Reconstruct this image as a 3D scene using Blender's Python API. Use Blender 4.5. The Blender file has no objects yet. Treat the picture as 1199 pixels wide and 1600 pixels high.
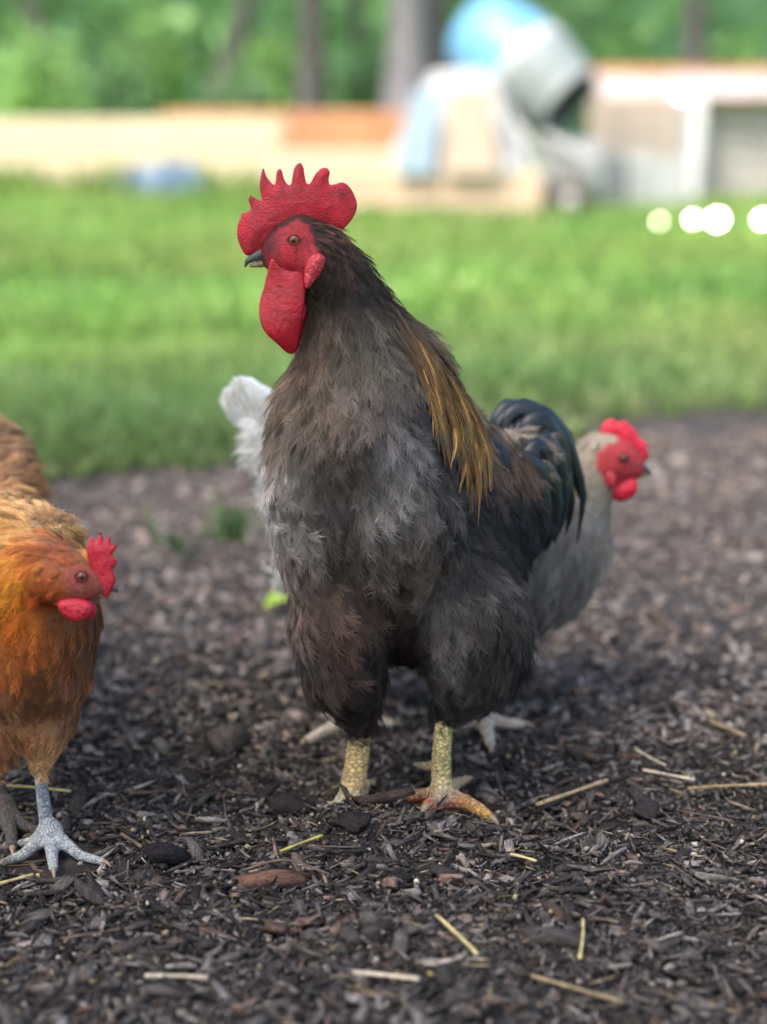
import bpy, math, random
import numpy as np
from mathutils import Matrix, Vector
from mathutils.geometry import delaunay_2d_cdt

rng = np.random.default_rng(7)
random.seed(7)
scene = bpy.context.scene
COL = scene.collection

# ------------------------------------------------------------------ camera
FPX, CX, CY = 2720.0, 599.5, 800.0          # focal length in photo pixels, picture centre
CAMZ = 0.656
TH = math.atan(640.0 / FPX)                 # downward pitch
CT, ST = math.cos(TH), math.sin(TH)
cam = bpy.data.cameras.new("camera")
camo = bpy.data.objects.new("camera", cam)
COL.objects.link(camo)
camo.location = (0, 0, CAMZ)
camo.rotation_euler = (math.pi / 2 - TH, 0, 0)
cam.sensor_fit = 'VERTICAL'
cam.sensor_height = 36.0
cam.lens = FPX / 1600.0 * 36.0
cam.clip_start = 0.05
cam.clip_end = 600
cam.dof.use_dof = True
cam.dof.focus_distance = 1.532
cam.dof.aperture_fstop = 2.2
scene.camera = camo

# ------------------------------------------------------------------ light
SUN_EL, SUN_AZ = math.radians(56), math.radians(-138)   # azimuth measured from +Y towards +X
SUN_DIR = np.array([math.sin(SUN_AZ) * math.cos(SUN_EL), math.cos(SUN_AZ) * math.cos(SUN_EL), math.sin(SUN_EL)])
world = bpy.data.worlds.new("World")
scene.world = world
world.use_nodes = True
wn = world.node_tree
bg = wn.nodes["Background"]
sky = wn.nodes.new("ShaderNodeTexSky")
sky.sky_type = 'NISHITA'
sky.sun_disc = False
sky.sun_elevation = SUN_EL
sky.sun_rotation = SUN_AZ
sky.air_density = 1.0
sky.dust_density = 4.0
sky.ozone_density = 0.6
wn.links.new(sky.outputs[0], bg.inputs[0])
bg.inputs[1].default_value = 0.12
sun = bpy.data.lights.new("sun", 'SUN')
sun.energy = 1.5
sun.angle = math.radians(18)
sun.color = (1.0, 0.95, 0.87)
suno = bpy.data.objects.new("sun", sun)
COL.objects.link(suno)
suno.rotation_euler = Vector(SUN_DIR).to_track_quat('Z', 'Y').to_euler()
scene.view_settings.view_transform = 'Standard'
scene.view_settings.look = 'None'
scene.view_settings.gamma = 1.0
scene.view_settings.use_curve_mapping = False
scene.view_settings.exposure = 1.9
scene.render.engine = 'CYCLES'
scene.cycles.max_bounces = 6
scene.cycles.diffuse_bounces = 3
scene.cycles.transmission_bounces = 4
scene.cycles.transparent_max_bounces = 6

# ------------------------------------------------------------------ helpers
def P(px, py, Y):
    """point at world depth Y seen at photo pixel (px, py)"""
    a, b = (px - CX) / FPX, (CY - py) / FPX
    d = np.array([a, CT + ST * b, -ST + CT * b])
    return np.array([0, 0, CAMZ]) + d * (Y / d[1])

def G(px, py, z=0.0):
    a, b = (px - CX) / FPX, (CY - py) / FPX
    d = np.array([a, CT + ST * b, -ST + CT * b])
    return np.array([0, 0, CAMZ]) + d * ((z - CAMZ) / d[2])

def proj(p):
    p = np.atleast_2d(p)
    q = p - np.array([0, 0, CAMZ])
    t = q[:, 1] * CT - q[:, 2] * ST
    u = q[:, 1] * ST + q[:, 2] * CT
    return np.stack([CX + q[:, 0] / t * FPX, CY - u / t * FPX], 1)

def ppm(Y, py=800):
    """metres per photo pixel at world depth Y"""
    b = (CY - py) / FPX
    return Y / (CT + ST * b) / FPX

def lin(c, k=1.0):
    c = np.asarray(c, float) / 255.0
    l = np.where(c <= 0.04045, c / 12.92, ((c + 0.055) / 1.055) ** 2.4)
    return l * k

def hash2(ix, iy, s):
    n = (ix.astype(np.int64) * 374761393 + iy.astype(np.int64) * 668265263 + s * 974711) & 0x7fffffff
    n = (n ^ (n >> 13)) * 1274126177 & 0x7fffffff
    n = n ^ (n >> 16)
    return (n & 0xffff) / 65535.0

def vn(x, y, s=0):
    x = np.asarray(x, float); y = np.asarray(y, float)
    ix, iy = np.floor(x), np.floor(y)
    fx, fy = x - ix, y - iy
    fx = fx * fx * (3 - 2 * fx); fy = fy * fy * (3 - 2 * fy)
    a = hash2(ix, iy, s); b = hash2(ix + 1, iy, s); c = hash2(ix, iy + 1, s); d = hash2(ix + 1, iy + 1, s)
    return (a * (1 - fx) + b * fx) * (1 - fy) + (c * (1 - fx) + d * fx) * fy

def norm(v):
    return v / np.maximum(np.linalg.norm(v, axis=-1, keepdims=True), 1e-9)

def tag(o, label, cat, group=None, kind=None):
    if label: o['label'] = label
    if cat: o['category'] = cat
    if group: o['group'] = group
    if kind: o['kind'] = kind
    return o

def link(o, parent=None):
    COL.objects.link(o)
    if parent is not None:
        o.parent = parent
        if parent.type == 'EMPTY':
            o.matrix_parent_inverse = Matrix.Translation(-Vector(parent.location))
    return o

def empty(name, loc):
    o = bpy.data.objects.new(name, None)
    o.empty_display_size = 0.05
    o.location = [float(v) for v in loc]
    COL.objects.link(o)
    return o

def mesh_from(verts, faces, mat=None, smooth=True, cols=None, fcols=None, vecs=None, name="mesh"):
    """verts (n,3); faces: (m,3)/(m,4) array or list of lists"""
    me = bpy.data.meshes.new(name)
    verts = np.asarray(verts, np.float32)
    if isinstance(faces, np.ndarray):
        m, k = faces.shape
        me.vertices.add(len(verts)); me.vertices.foreach_set("co", verts.ravel())
        me.loops.add(m * k); me.loops.foreach_set("vertex_index", faces.astype(np.int32).ravel())
        me.polygons.add(m)
        me.polygons.foreach_set("loop_start", np.arange(m, dtype=np.int32) * k)
        try:
            me.polygons.foreach_set("loop_total", np.full(m, k, np.int32))
        except Exception:
            pass
        me.update(calc_edges=True)
    else:
        me.from_pydata(verts.tolist(), [], faces)
        me.update()
    if smooth:
        me.polygons.foreach_set("use_smooth", np.ones(len(me.polygons), bool))
    if cols is not None:
        a = me.attributes.new("col", 'FLOAT_COLOR', 'POINT')
        c = np.ones((len(verts), 4), np.float32); c[:, :3] = cols
        a.data.foreach_set("color", c.ravel())
    if vecs is not None:
        a = me.attributes.new("lco", 'FLOAT_VECTOR', 'POINT')
        a.data.foreach_set("vector", np.asarray(vecs, np.float32).ravel())
    if mat: me.materials.append(mat)
    return me

def mk(name, verts, faces, mat, parent=None, **kw):
    me = mesh_from(verts, faces, mat, name=name, **kw)
    return link(bpy.data.objects.new(name, me), parent)

# ------------------------------------------------------------------ materials
def new_mat(name):
    m = bpy.data.materials.new(name); m.use_nodes = True
    nt = m.node_tree
    return m, nt, nt.nodes["Principled BSDF"]

def N(nt, t, **kw):
    n = nt.nodes.new(t)
    for k, v in kw.items(): setattr(n, k, v)
    return n

def noise(nt, scale, detail=4, rough=0.6, vec=None):
    n = N(nt, "ShaderNodeTexNoise")
    n.inputs["Scale"].default_value = scale; n.inputs["Detail"].default_value = detail
    n.inputs["Roughness"].default_value = rough
    if vec is not None: nt.links.new(vec, n.inputs["Vector"])
    return n

def ramp(nt, fac, stops):
    r = N(nt, "ShaderNodeValToRGB")
    e = r.color_ramp.elements
    while len(e) < len(stops): e.new(0.5)
    for el, (p, c) in zip(e, stops):
        el.position = p; el.color = (*c[:3], 1)
    nt.links.new(fac, r.inputs[0])
    return r

def mulcol(nt, a, b, fac=1.0, mode='MULTIPLY'):
    m = N(nt, "ShaderNodeMix", data_type='RGBA', blend_type=mode)
    m.inputs[0].default_value = fac
    nt.links.new(a, m.inputs[6]); nt.links.new(b, m.inputs[7])
    return m.outputs[2]

def bump(nt, bsdf, h, strength, dist):
    b = N(nt, "ShaderNodeBump")
    b.inputs["Strength"].default_value = strength; b.inputs["Distance"].default_value = dist
    nt.links.new(h, b.inputs["Height"]); nt.links.new(b.outputs[0], bsdf.inputs["Normal"])

def mat_plain(name, col, rough=0.7, spec=0.3, metal=0.0, var=0.25, scale=8, bumpd=0.0, bscale=40):
    m, nt, b = new_mat(name)
    tc = N(nt, "ShaderNodeTexCoord")
    n = noise(nt, scale, 5, 0.6, tc.outputs["Object"])
    r = ramp(nt, n.outputs[0], [(0.3, [c * (1 - var) for c in col]), (0.7, [min(1, c * (1 + var)) for c in col])])
    nt.links.new(r.outputs[0], b.inputs["Base Color"])
    b.inputs["Roughness"].default_value = rough; b.inputs["Metallic"].default_value = metal
    b.inputs["Specular IOR Level"].default_value = spec
    if bumpd:
        n2 = noise(nt, bscale, 5, 0.6, tc.outputs["Object"])
        bump(nt, b, n2.outputs[0], 1.0, bumpd)
    return m

def mat_attr(name, rough=0.6, spec=0.3, var=0.3, scale=60, metal=0.0, bumpd=0.0, bscale=200, transl=0.0, sss=0.0):
    """base colour from the 'col' attribute, broken up by noise"""
    m, nt, b = new_mat(name)
    a = N(nt, "ShaderNodeAttribute", attribute_name="col")
    tc = N(nt, "ShaderNodeTexCoord")
    n = noise(nt, scale, 4, 0.6, tc.outputs["Object"])
    r = ramp(nt, n.outputs[0], [(0.3, [1 - var] * 3), (0.7, [1 + var] * 3)])
    c = mulcol(nt, a.outputs["Color"], r.outputs[0])
    nt.links.new(c, b.inputs["Base Color"])
    b.inputs["Roughness"].default_value = rough; b.inputs["Metallic"].default_value = metal
    b.inputs["Specular IOR Level"].default_value = spec
    if bumpd:
        n2 = noise(nt, bscale, 4, 0.6, tc.outputs["Object"])
        bump(nt, b, n2.outputs[0], 1.0, bumpd)
    if transl:
        out = nt.nodes["Material Output"]
        t = N(nt, "ShaderNodeBsdfTranslucent"); nt.links.new(c, t.inputs[0])
        mx = N(nt, "ShaderNodeMixShader"); mx.inputs[0].default_value = transl
        nt.links.new(b.outputs[0], mx.inputs[1]); nt.links.new(t.outputs[0], mx.inputs[2])
        nt.links.new(mx.outputs[0], out.inputs[0])
    return m

def mat_comb(name, col, col2, bscale=1300, bd=0.0010, ridge=None):
    m, nt, b = new_mat(name)
    tc = N(nt, "ShaderNodeTexCoord")
    v = N(nt, "ShaderNodeTexVoronoi"); v.inputs["Scale"].default_value = bscale * 0.55
    nt.links.new(tc.outputs["Object"], v.inputs["Vector"])
    n = noise(nt, 70, 5, 0.6, tc.outputs["Object"])
    n2 = noise(nt, bscale, 3, 0.6, tc.outputs["Object"])
    r = ramp(nt, n.outputs[0], [(0.3, col), (0.72, col2)])
    pale = ramp(nt, n2.outputs[0], [(0.48, (0.92, 0.9, 0.9)), (0.70, (1.5, 3.2, 2.4))])
    c = mulcol(nt, r.outputs[0], pale.outputs[0], 0.8)
    nt.links.new(c, b.inputs["Base Color"])
    h = v.outputs["Distance"]
    add = N(nt, "ShaderNodeMath", operation='ADD')
    nt.links.new(h, add.inputs[0]); nt.links.new(n2.outputs[0], add.inputs[1])
    hh = add.outputs[0]
    if ridge:
        mp = N(nt, "ShaderNodeMapping"); mp.inputs["Rotation"].default_value = ridge
        nt.links.new(tc.outputs["Object"], mp.inputs[0])
        mp.inputs["Scale"].default_value = (60, 60, 520) if bscale > 1000 else (90, 90, 420)
        w = noise(nt, 1.0, 4, 0.65, mp.outputs[0])
        ad2 = N(nt, "ShaderNodeMath", operation='ADD')
        wm = N(nt, "ShaderNodeMath", operation='MULTIPLY'); wm.inputs[1].default_value = 1.1 if bscale > 1000 else 1.6
        nt.links.new(w.outputs[0], wm.inputs[0])
        nt.links.new(hh, ad2.inputs[0]); nt.links.new(wm.outputs[0], ad2.inputs[1])
        hh = ad2.outputs[0]
    bump(nt, b, hh, 0.6, bd)
    b.inputs["Roughness"].default_value = 0.36
    b.inputs["Specular IOR Level"].default_value = 0.5
    b.inputs["Subsurface Weight"].default_value = 0.15
    b.inputs["Subsurface Radius"].default_value = (0.004, 0.001, 0.001)
    b.inputs["Subsurface Scale"].default_value = 1.0
    return m

def mat_hair(name, rough=0.55, spec=0.25):
    m, nt, b = new_mat(name)
    a = N(nt, "ShaderNodeAttribute", attribute_name="col")
    nt.links.new(a.outputs["Color"], b.inputs["Base Color"])
    b.inputs["Roughness"].default_value = rough
    b.inputs["Specular IOR Level"].default_value = spec
    return m

HAIR = mat_hair("feather_barbs")
HAIR_GLOSS = mat_hair("glossy_barbs", 0.32, 0.6)
VANE = mat_attr("feather_vane", 0.5, 0.35, 0.35, 500)
VANE_GLOSS = mat_attr("glossy_black_vane", 0.3, 0.6, 0.3, 300)
SKIN = mat_attr("bird_skin", 0.55, 0.3, 0.35, 260, bumpd=0.0012, bscale=520)
RED = mat_comb("comb_red", lin((132, 4, 26)), lin((206, 18, 50)))
REDW = mat_comb("wattle_red", lin((146, 4, 26)), lin((190, 12, 42)), 1400, 0.0005, (0, 1.35, 0.0))
REDE = mat_comb("earlobe_red", lin((178, 30, 50)), lin((208, 66, 80)), 700, 0.0014, (0, -0.95, 0.0))

# ------------------------------------------------------------------ surface nets on a smooth union of tapered capsules
def sdf_mesh(chains, vox, k):
    """chains: lists of (p0, r0, p1, r1) tapered capsules in metres. One closed continuous surface."""
    allp = [q for ch in chains for q in ch]
    lo = np.min([np.minimum(a - ra, b - rb) for a, ra, b, rb in allp], axis=0) - 3 * vox - k
    hi = np.max([np.maximum(a + ra, b + rb) for a, ra, b, rb in allp], axis=0) + 3 * vox + k
    n = np.ceil((hi - lo) / vox).astype(int) + 1
    gx, gy, gz = [lo[i] + vox * np.arange(n[i]) for i in range(3)]
    X = np.stack(np.meshgrid(gx, gy, gz, indexing='ij'), -1).astype(np.float32)
    S = None
    for ch in chains:
        D = None
        for a, ra, b, rb in ch:
            a = a.astype(np.float32); ab = (b - a).astype(np.float32); L2 = max(float(ab @ ab), 1e-12)
            t = np.clip(((X - a) @ ab) / L2, 0, 1)
            d = np.linalg.norm(X - a - t[..., None] * ab, axis=-1) - (ra + (rb - ra) * t)
            D = d if D is None else np.minimum(D, d)
        if S is None: S = D
        else:
            h = np.clip(k - np.abs(S - D), 0, None) / k
            S = np.minimum(S, D) - h * h * k * 0.25
    ins = S < 0
    c = np.zeros(tuple(n - 1), np.int32)
    sl = [slice(0, -1), slice(1, None)]
    for i in (0, 1):
        for j in (0, 1):
            for l in (0, 1):
                c += ins[sl[i], sl[j], sl[l]]
    act = (c > 0) & (c < 8)
    idx = -np.ones(act.shape, np.int64)
    ids = np.argwhere(act)
    idx[act] = np.arange(len(ids))
    sumv = np.zeros((len(ids), 3)); cnt = np.zeros(len(ids))
    corners = [(i, j, l) for i in (0, 1) for j in (0, 1) for l in (0, 1)]
    for a_ in corners:
        for ax in range(3):
            if a_[ax] == 1: continue
            b_ = list(a_); b_[ax] = 1
            va = S[ids[:, 0] + a_[0], ids[:, 1] + a_[1], ids[:, 2] + a_[2]]
            vb = S[ids[:, 0] + b_[0], ids[:, 1] + b_[1], ids[:, 2] + b_[2]]
            cr = (va < 0) != (vb < 0)
            t = np.where(cr, va / np.where(va == vb, 1, va - vb), 0)
            p = np.array(a_, float)[None] + 0; p = np.repeat(p, len(ids), 0); p[:, ax] += t
            sumv[cr] += p[cr]; cnt[cr] += 1
    V = lo + vox * (ids + sumv / cnt[:, None])
    F = []
    for ax in range(3):
        o1, o2 = [(1, 2), (2, 0), (0, 1)][ax]
        s0 = [slice(None)] * 3; s1 = [slice(None)] * 3
        s0[ax] = slice(0, -1); s1[ax] = slice(1, None)
        A = ins[tuple(s0)]; B = ins[tuple(s1)]
        e = np.argwhere(A != B)
        ok = (e[:, o1] > 0) & (e[:, o2] > 0) & (e[:, o1] < n[o1] - 1) & (e[:, o2] < n[o2] - 1)
        e = e[ok]
        def at(d1, d2):
            q = e.copy(); q[:, o1] += d1; q[:, o2] += d2
            return idx[q[:, 0], q[:, 1], q[:, 2]]
        quad = np.stack([at(-1, -1), at(0, -1), at(0, 0), at(-1, 0)], 1)
        flip = ~A[e[:, 0], e[:, 1], e[:, 2]]
        quad[flip] = quad[flip][:, ::-1]
        F.append(quad)
    return V, np.concatenate(F)

def chain(pts, k=None):
    """pts: (px,py,Y,r_px) chained to capsules"""
    w = [(P(a, b, c), r * ppm(c, b)) for a, b, c, r in pts]
    return [[(w[i][0], w[i][1], w[i + 1][0], w[i + 1][1]) for i in range(len(w) - 1)]]

def tri_sample(V, F, dens):
    T = np.concatenate([F[:, [0, 1, 2]], F[:, [0, 2, 3]]])
    a, b, c = V[T[:, 0]], V[T[:, 1]], V[T[:, 2]]
    nn = np.cross(b - a, c - a); ar = np.linalg.norm(nn, axis=1) / 2
    n = int(ar.sum() * dens)
    pick = rng.choice(len(T), n, p=ar / ar.sum())
    u, v = rng.random(n), rng.random(n); s = u + v > 1; u[s], v[s] = 1 - u[s], 1 - v[s]
    p = a[pick] + (b - a)[pick] * u[:, None] + (c - a)[pick] * v[:, None]
    return p, norm(nn[pick])

def thin(p, dist):
    """dart throwing: keep points at least dist apart"""
    keep = []; grid = {}
    q = np.floor(p / dist).astype(int)
    d2 = dist * dist
    for i in range(len(p)):
        k = tuple(q[i]); ok = True
        for dx in (-1, 0, 1):
            for dy in (-1, 0, 1):
                for dz in (-1, 0, 1):
                    for j in grid.get((k[0] + dx, k[1] + dy, k[2] + dz), ()):
                        if ((p[i] - p[j]) ** 2).sum() < d2: ok = False; break
                    if not ok: break
                if not ok: break
            if not ok: break
        if ok:
            grid.setdefault(k, []).append(i); keep.append(i)
    return np.array(keep, int)

def idw(q, seeds, vals, pw=3.0):
    d = np.linalg.norm(q[:, None, :] - seeds[None], axis=2) + 1e-6
    w = 1.0 / d ** pw
    w /= w.sum(1, keepdims=True)
    return w @ vals

def surfY(V, px, py, r=7):
    """depth of the front of a body at a photo pixel"""
    q = proj(V); k = np.hypot(q[:, 0] - px, q[:, 1] - py) < r
    return float(V[k, 1].min())

# ------------------------------------------------------------------ feathers
def curves_obj(name, pts, cols, rad, mat, parent):
    """pts (n,k,3), cols (n,k,3), rad (n,k)"""
    n, k = pts.shape[:2]
    cu = bpy.data.hair_curves.new(name)
    cu.add_curves([k] * n)
    cu.attributes["position"].data.foreach_set("vector", pts.astype(np.float32).ravel())
    r = cu.attributes.get("radius") or cu.attributes.new("radius", 'FLOAT', 'POINT')
    r.data.foreach_set("value", rad.astype(np.float32).ravel())
    c = np.ones((n, k, 4), np.float32); c[..., :3] = cols
    a = cu.attributes.new("col", 'FLOAT_COLOR', 'POINT')
    a.data.foreach_set("color", c.ravel())
    cu.materials.append(mat)
    o = link(bpy.data.objects.new(name, cu), parent)
    return o

def plume(name, parent, p, n, d, L, W, cols, barbs=40, rad=0.00016, lift=0.3, curl=0.28, mess=0.25, mat=None,
          tipgain=1.15, rootgain=0.6, rachis=True, sink=0.0):
    """each feather: a curved shaft carrying barbs on both sides, all of it real strands"""
    m = len(p)
    n = norm(n); d = norm(d - n * (d * n).sum(1, keepdims=True)); b = np.cross(d, n)
    L = np.broadcast_to(L, m); W = np.broadcast_to(W, m)
    lf = lift * (0.5 + rng.random(m)); cl = curl * 0.55 * (0.6 + 0.8 * rng.random(m))
    s0 = np.tile(np.linspace(0.0, 0.93, barbs), (m, 1)) + rng.normal(0, 0.04, (m, barbs))
    side = np.where(np.arange(barbs) % 2 == 0, 1.0, -1.0)[None]
    u = np.linspace(0, 1, 4)[None, None]
    wid = np.sqrt(np.clip(1 - (s0 * 1.02 - 0.35) ** 2 / 0.5, 0.05, 1))
    bl = (0.50 + 0.35 * rng.random((m, barbs))) * (1 - 0.45 * s0)
    al = s0[..., None] + bl[..., None] * u ** 1.15
    lat = (side * wid)[..., None] * (u ** 0.85) * 0.5 * (0.75 + 0.5 * rng.random((m, barbs, 1)))
    wob = rng.normal(0, mess, (m, barbs, 1, 3)) * (u[..., None] ** 1.5) * 0.16
    hgt = lf[:, None, None] * al - cl[:, None, None] * al ** 2 - 0.5 * lat ** 2
    pts = (p[:, None, None] + L[:, None, None, None] * (al[..., None] * d[:, None, None] + hgt[..., None] * n[:, None, None])
           + W[:, None, None, None] * lat[..., None] * b[:, None, None] + L[:, None, None, None] * wob
           - sink * n[:, None, None])
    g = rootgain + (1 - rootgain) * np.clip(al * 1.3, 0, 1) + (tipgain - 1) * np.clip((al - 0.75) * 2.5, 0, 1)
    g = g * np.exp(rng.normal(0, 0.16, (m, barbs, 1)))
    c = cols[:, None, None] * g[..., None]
    r = rad * np.array([0.9, 1.0, 0.8, 0.25])[None, None] * np.ones((m, barbs, 1))
    pts, c, r = pts.reshape(-1, 4, 3), c.reshape(-1, 4, 3), r.reshape(-1, 4)
    if rachis:
        s = np.linspace(0, 1.0, 4)[None]
        hg = lf[:, None] * s - cl[:, None] * s ** 2
        rp = p[:, None] + L[:, None, None] * (s[..., None] * d[:, None] + hg[..., None] * n[:, None]) - sink * n[:, None]
        rc = cols[:, None] * np.array([0.7, 0.85, 0.95, 1.05])[None, :, None]
        rr = np.ones((m, 1)) * rad * np.array([1.3, 1.1, 0.9, 0.4])
        pts = np.concatenate([pts, rp]); c = np.concatenate([c, rc]); r = np.concatenate([r, rr])
    return curves_obj(name, pts, np.clip(c, 0, 1), r, mat or HAIR, parent)

def spline(pts, k):
    """Catmull-Rom through pts, k samples"""
    pts = np.asarray(pts, float); n = len(pts)
    q = np.concatenate([[2 * pts[0] - pts[1]], pts, [2 * pts[-1] - pts[-2]]])
    t = np.linspace(0, n - 1 - 1e-9, k); i = t.astype(int); f = (t - i)[:, None]
    a, b, c, d = q[i], q[i + 1], q[i + 2], q[i + 3]
    return 0.5 * (2 * b + (c - a) * f + (2 * a - 5 * b + 4 * c - d) * f ** 2 + (3 * b - a - 3 * c + d) * f ** 3)

def vane(name, path, width, face, cmid, cedge, mat, parent, k=14, shape='lance', cup=0.18, twist=0.0, tipc=None, basec=None):
    """one large feather: cupped vane along a spline, its shaft raised, with thickness"""
    c = spline(path, k)
    t = norm(np.gradient(c, axis=0))
    f = np.broadcast_to(np.asarray(face, float), c.shape)
    f = norm(f - t * (f * t).sum(1, keepdims=True))
    b = np.cross(t, f)
    s = np.linspace(0, 1, k)
    if shape == 'lance': w = np.clip(np.sin(np.clip(s * 0.97 + 0.03, 0, 1) ** 0.75 * math.pi) ** 0.8, 0.02, 1)
    else: w = np.clip((0.55 + 0.45 * np.sin(s ** 0.8 * math.pi)) * np.sqrt(np.clip(1 - s ** 7, 0, 1)), 0.03, 1)
    if twist:
        a = twist * s[:, None]; b, f = b * np.cos(a) + f * np.sin(a), f * np.cos(a) - b * np.sin(a)
    u = np.array([-1, -0.55, 0, 0.55, 1.0])
    V = []; C = []
    cmid = np.asarray(cmid); cedge = np.asarray(cedge)
    ph = rng.random() * 6
    for j in u:
        ed = width * 0.5 * w * j * (1 + 0.10 * np.sin(s * 37 + ph + j * 2) * abs(j))
        V.append(c + b * ed[:, None] + f * (-(cup * width) * j * j * w + 0.0006 * (j == 0))[:, None])
        cc = cmid + (cedge - cmid) * abs(j) ** 1.3
        cc = np.repeat(cc[None], k, 0) * (0.75 + 0.5 * rng.random((k, 1)))
        if tipc is not None:
            g = np.clip((s - 0.65) / 0.35, 0, 1)[:, None]; cc = cc * (1 - g) + np.asarray(tipc) * g
        if basec is not None:
            g = np.clip((0.55 - s) / 0.45, 0, 1)[:, None]; cc = cc * (1 - g) + np.asarray(basec) * g
        C.append(cc)
    V = np.array(V); C = np.array(C)
    V2 = V - f[None] * 0.0007
    n5 = len(u)
    def q(i, j, o): return o + i * k + j
    F = []
    for i in range(n5 - 1):
        for j in range(k - 1):
            F.append([q(i, j, 0), q(i + 1, j, 0), q(i + 1, j + 1, 0), q(i, j + 1, 0)])
            F.append([q(i, j, n5 * k), q(i, j + 1, n5 * k), q(i + 1, j + 1, n5 * k), q(i + 1, j, n5 * k)])
    for j in range(k - 1):
        F.append([q(0, j, 0), q(0, j + 1, 0), q(0, j + 1, n5 * k), q(0, j, n5 * k)])
        F.append([q(n5 - 1, j, 0), q(n5 - 1, j, n5 * k), q(n5 - 1, j + 1, n5 * k), q(n5 - 1, j + 1, 0)])
    return mk(name, np.concatenate([V.reshape(-1, 3), V2.reshape(-1, 3)]), np.array(F), mat, parent,
              cols=np.clip(np.concatenate([C.reshape(-1, 3), C.reshape(-1, 3)]), 0, 1))

def fringe(paths, width, cols, per, rad, mat, name, parent, face, jit=0.5):
    """fine strands running along long narrow feathers (their free barbs)"""
    P_, C_, R_ = [], [], []
    for path, w, c in zip(paths, width, cols):
        cc = spline(path, 24); t = norm(np.gradient(cc, axis=0))
        f = norm(face - t * (t @ face)[:, None]); b = np.cross(t, f)
        for _ in range(per):
            a0 = rng.integers(0, 15); ln = rng.integers(5, 9); j = np.linspace(a0, min(23, a0 + ln), 5).astype(int)
            sd = rng.uniform(-1, 1)
            off = sd * w * 0.5 * np.linspace(0.25, 1.0 + jit * rng.random(), 5)
            P_.append(cc[j] + b[j] * off[:, None] + f[j] * (0.0008 + 0.0015 * rng.random()))
            g_ = np.clip((0.55 - j / 23.0) / 0.45, 0, 1)[:, None]
            C_.append((c[None] * (1 - g_) + lin((80, 66, 56)) * g_) * np.exp(rng.normal(0, 0.35))); R_.append(rad * np.array([1, 1, 1, 0.8, 0.25]))
    return curves_obj(name, np.array(P_), np.clip(np.array(C_), 0, 1), np.array(R_), mat, parent)

# ------------------------------------------------------------------ puffed outline (combs, wattles, lobes)
def puff(name, outline, Y, thick, mat, parent, spacing=3.0, tilt=0.0, prof=0.5, wav=0.0, cx=None, edge=14.0, disp=0.0, smoothpts=3, sc=(0, 0, 1)):
    """outline in photo pixels, standing upright at depth Y, thick metres in the middle"""
    o = np.array(outline, float)
    o = np.array([sc[0] + (x - sc[0]) * sc[2] for x in o[:, 0]]), np.array([sc[1] + (y - sc[1]) * sc[2] for y in o[:, 1]])
    o = np.stack(o, 1)
    if smoothpts:
        n = len(o); q = np.concatenate([o[-1:], o, o[:2]]); res = []
        for i in range(n):
            a, b, c, d = q[i], q[i + 1], q[i + 2], q[i + 3]
            for f in np.arange(smoothpts) / smoothpts:
                res.append(0.5 * (2 * b + (c - a) * f + (2 * a - 5 * b + 4 * c - d) * f ** 2 + (3 * b - a - 3 * c + d) * f ** 3))
        o = np.array(res)
    lo, hi = o.min(0), o.max(0)
    gx, gy = np.meshgrid(np.arange(lo[0], hi[0], spacing), np.arange(lo[1], hi[1], spacing))
    gx = gx + (np.arange(gx.shape[0])[:, None] % 2) * spacing * 0.5
    g = np.stack([gx.ravel(), gy.ravel()], 1)
    a, b = o, np.roll(o, -1, 0)
    def sd(p):
        ab = b - a; ap = p[:, None] - a[None]
        t = np.clip((ap * ab).sum(2) / np.maximum((ab * ab).sum(1), 1e-9), 0, 1)
        d = np.linalg.norm(ap - t[..., None] * ab, axis=2).min(1)
        cr = ((a[None, :, 1] > p[:, None, 1]) != (b[None, :, 1] > p[:, None, 1])) & \
             (p[:, None, 0] < (b - a)[None, :, 0] * (p[:, None, 1] - a[None, :, 1]) / np.where(np.abs((b - a)[None, :, 1]) < 1e-9, 1e-9, (b - a)[None, :, 1]) + a[None, :, 0])
        return d, cr.sum(1) % 2 == 1
    d, inside = sd(g)
    g = g[inside & (d > spacing * 0.45)]
    pts = np.concatenate([o, g]); nb = len(o)
    r = delaunay_2d_cdt([Vector(p) for p in pts], [(i, (i + 1) % nb) for i in range(nb)], [], 1, 1e-4)
    v2 = np.array([tuple(v) for v in r[0]]); fc = [list(f) for f in r[2]]
    d, inside = sd(v2)
    onb = d < 1e-3
    h = thick * 0.5 * np.clip(d / edge, 0, 1) ** prof
    if disp: h = h * (1 + disp * (vn(v2[:, 0] / 5.0, v2[:, 1] / 5.0, 3) - 0.5) + 0.6 * disp * (vn(v2[:, 0] / 2.2, v2[:, 1] / 2.2, 5) - 0.5))
    cx0 = v2[:, 0].mean() if cx is None else cx
    yy = Y + tilt * (v2[:, 0] - cx0) * ppm(Y) + wav * np.sin((v2[:, 1] - lo[1]) / (hi[1] - lo[1]) * 5 + (v2[:, 0] - lo[0]) / 30)
    base = np.array([P(x, y, Y) for x, y in v2])
    front = base.copy(); front[:, 1] = yy - np.where(onb, 0, h)
    back = base.copy(); back[:, 1] = yy + np.where(onb, 0, h)
    m = len(v2)
    bi = np.where(onb, np.arange(m), np.arange(m) + m)
    F = []
    for f in fc:
        p0, p1, p2 = v2[f[0]], v2[f[1]], v2[f[2]]
        c = (p1[0] - p0[0]) * (p2[1] - p0[1]) - (p1[1] - p0[1]) * (p2[0] - p0[0])
        if c < 0: f = f[::-1]
        # pixel y runs down: positive area in pixels is clockwise seen from the camera
        F.append(f[::-1]); F.append([int(bi[i]) for i in f])
    return mk(name, np.concatenate([front, back]), F, mat, parent)

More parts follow.
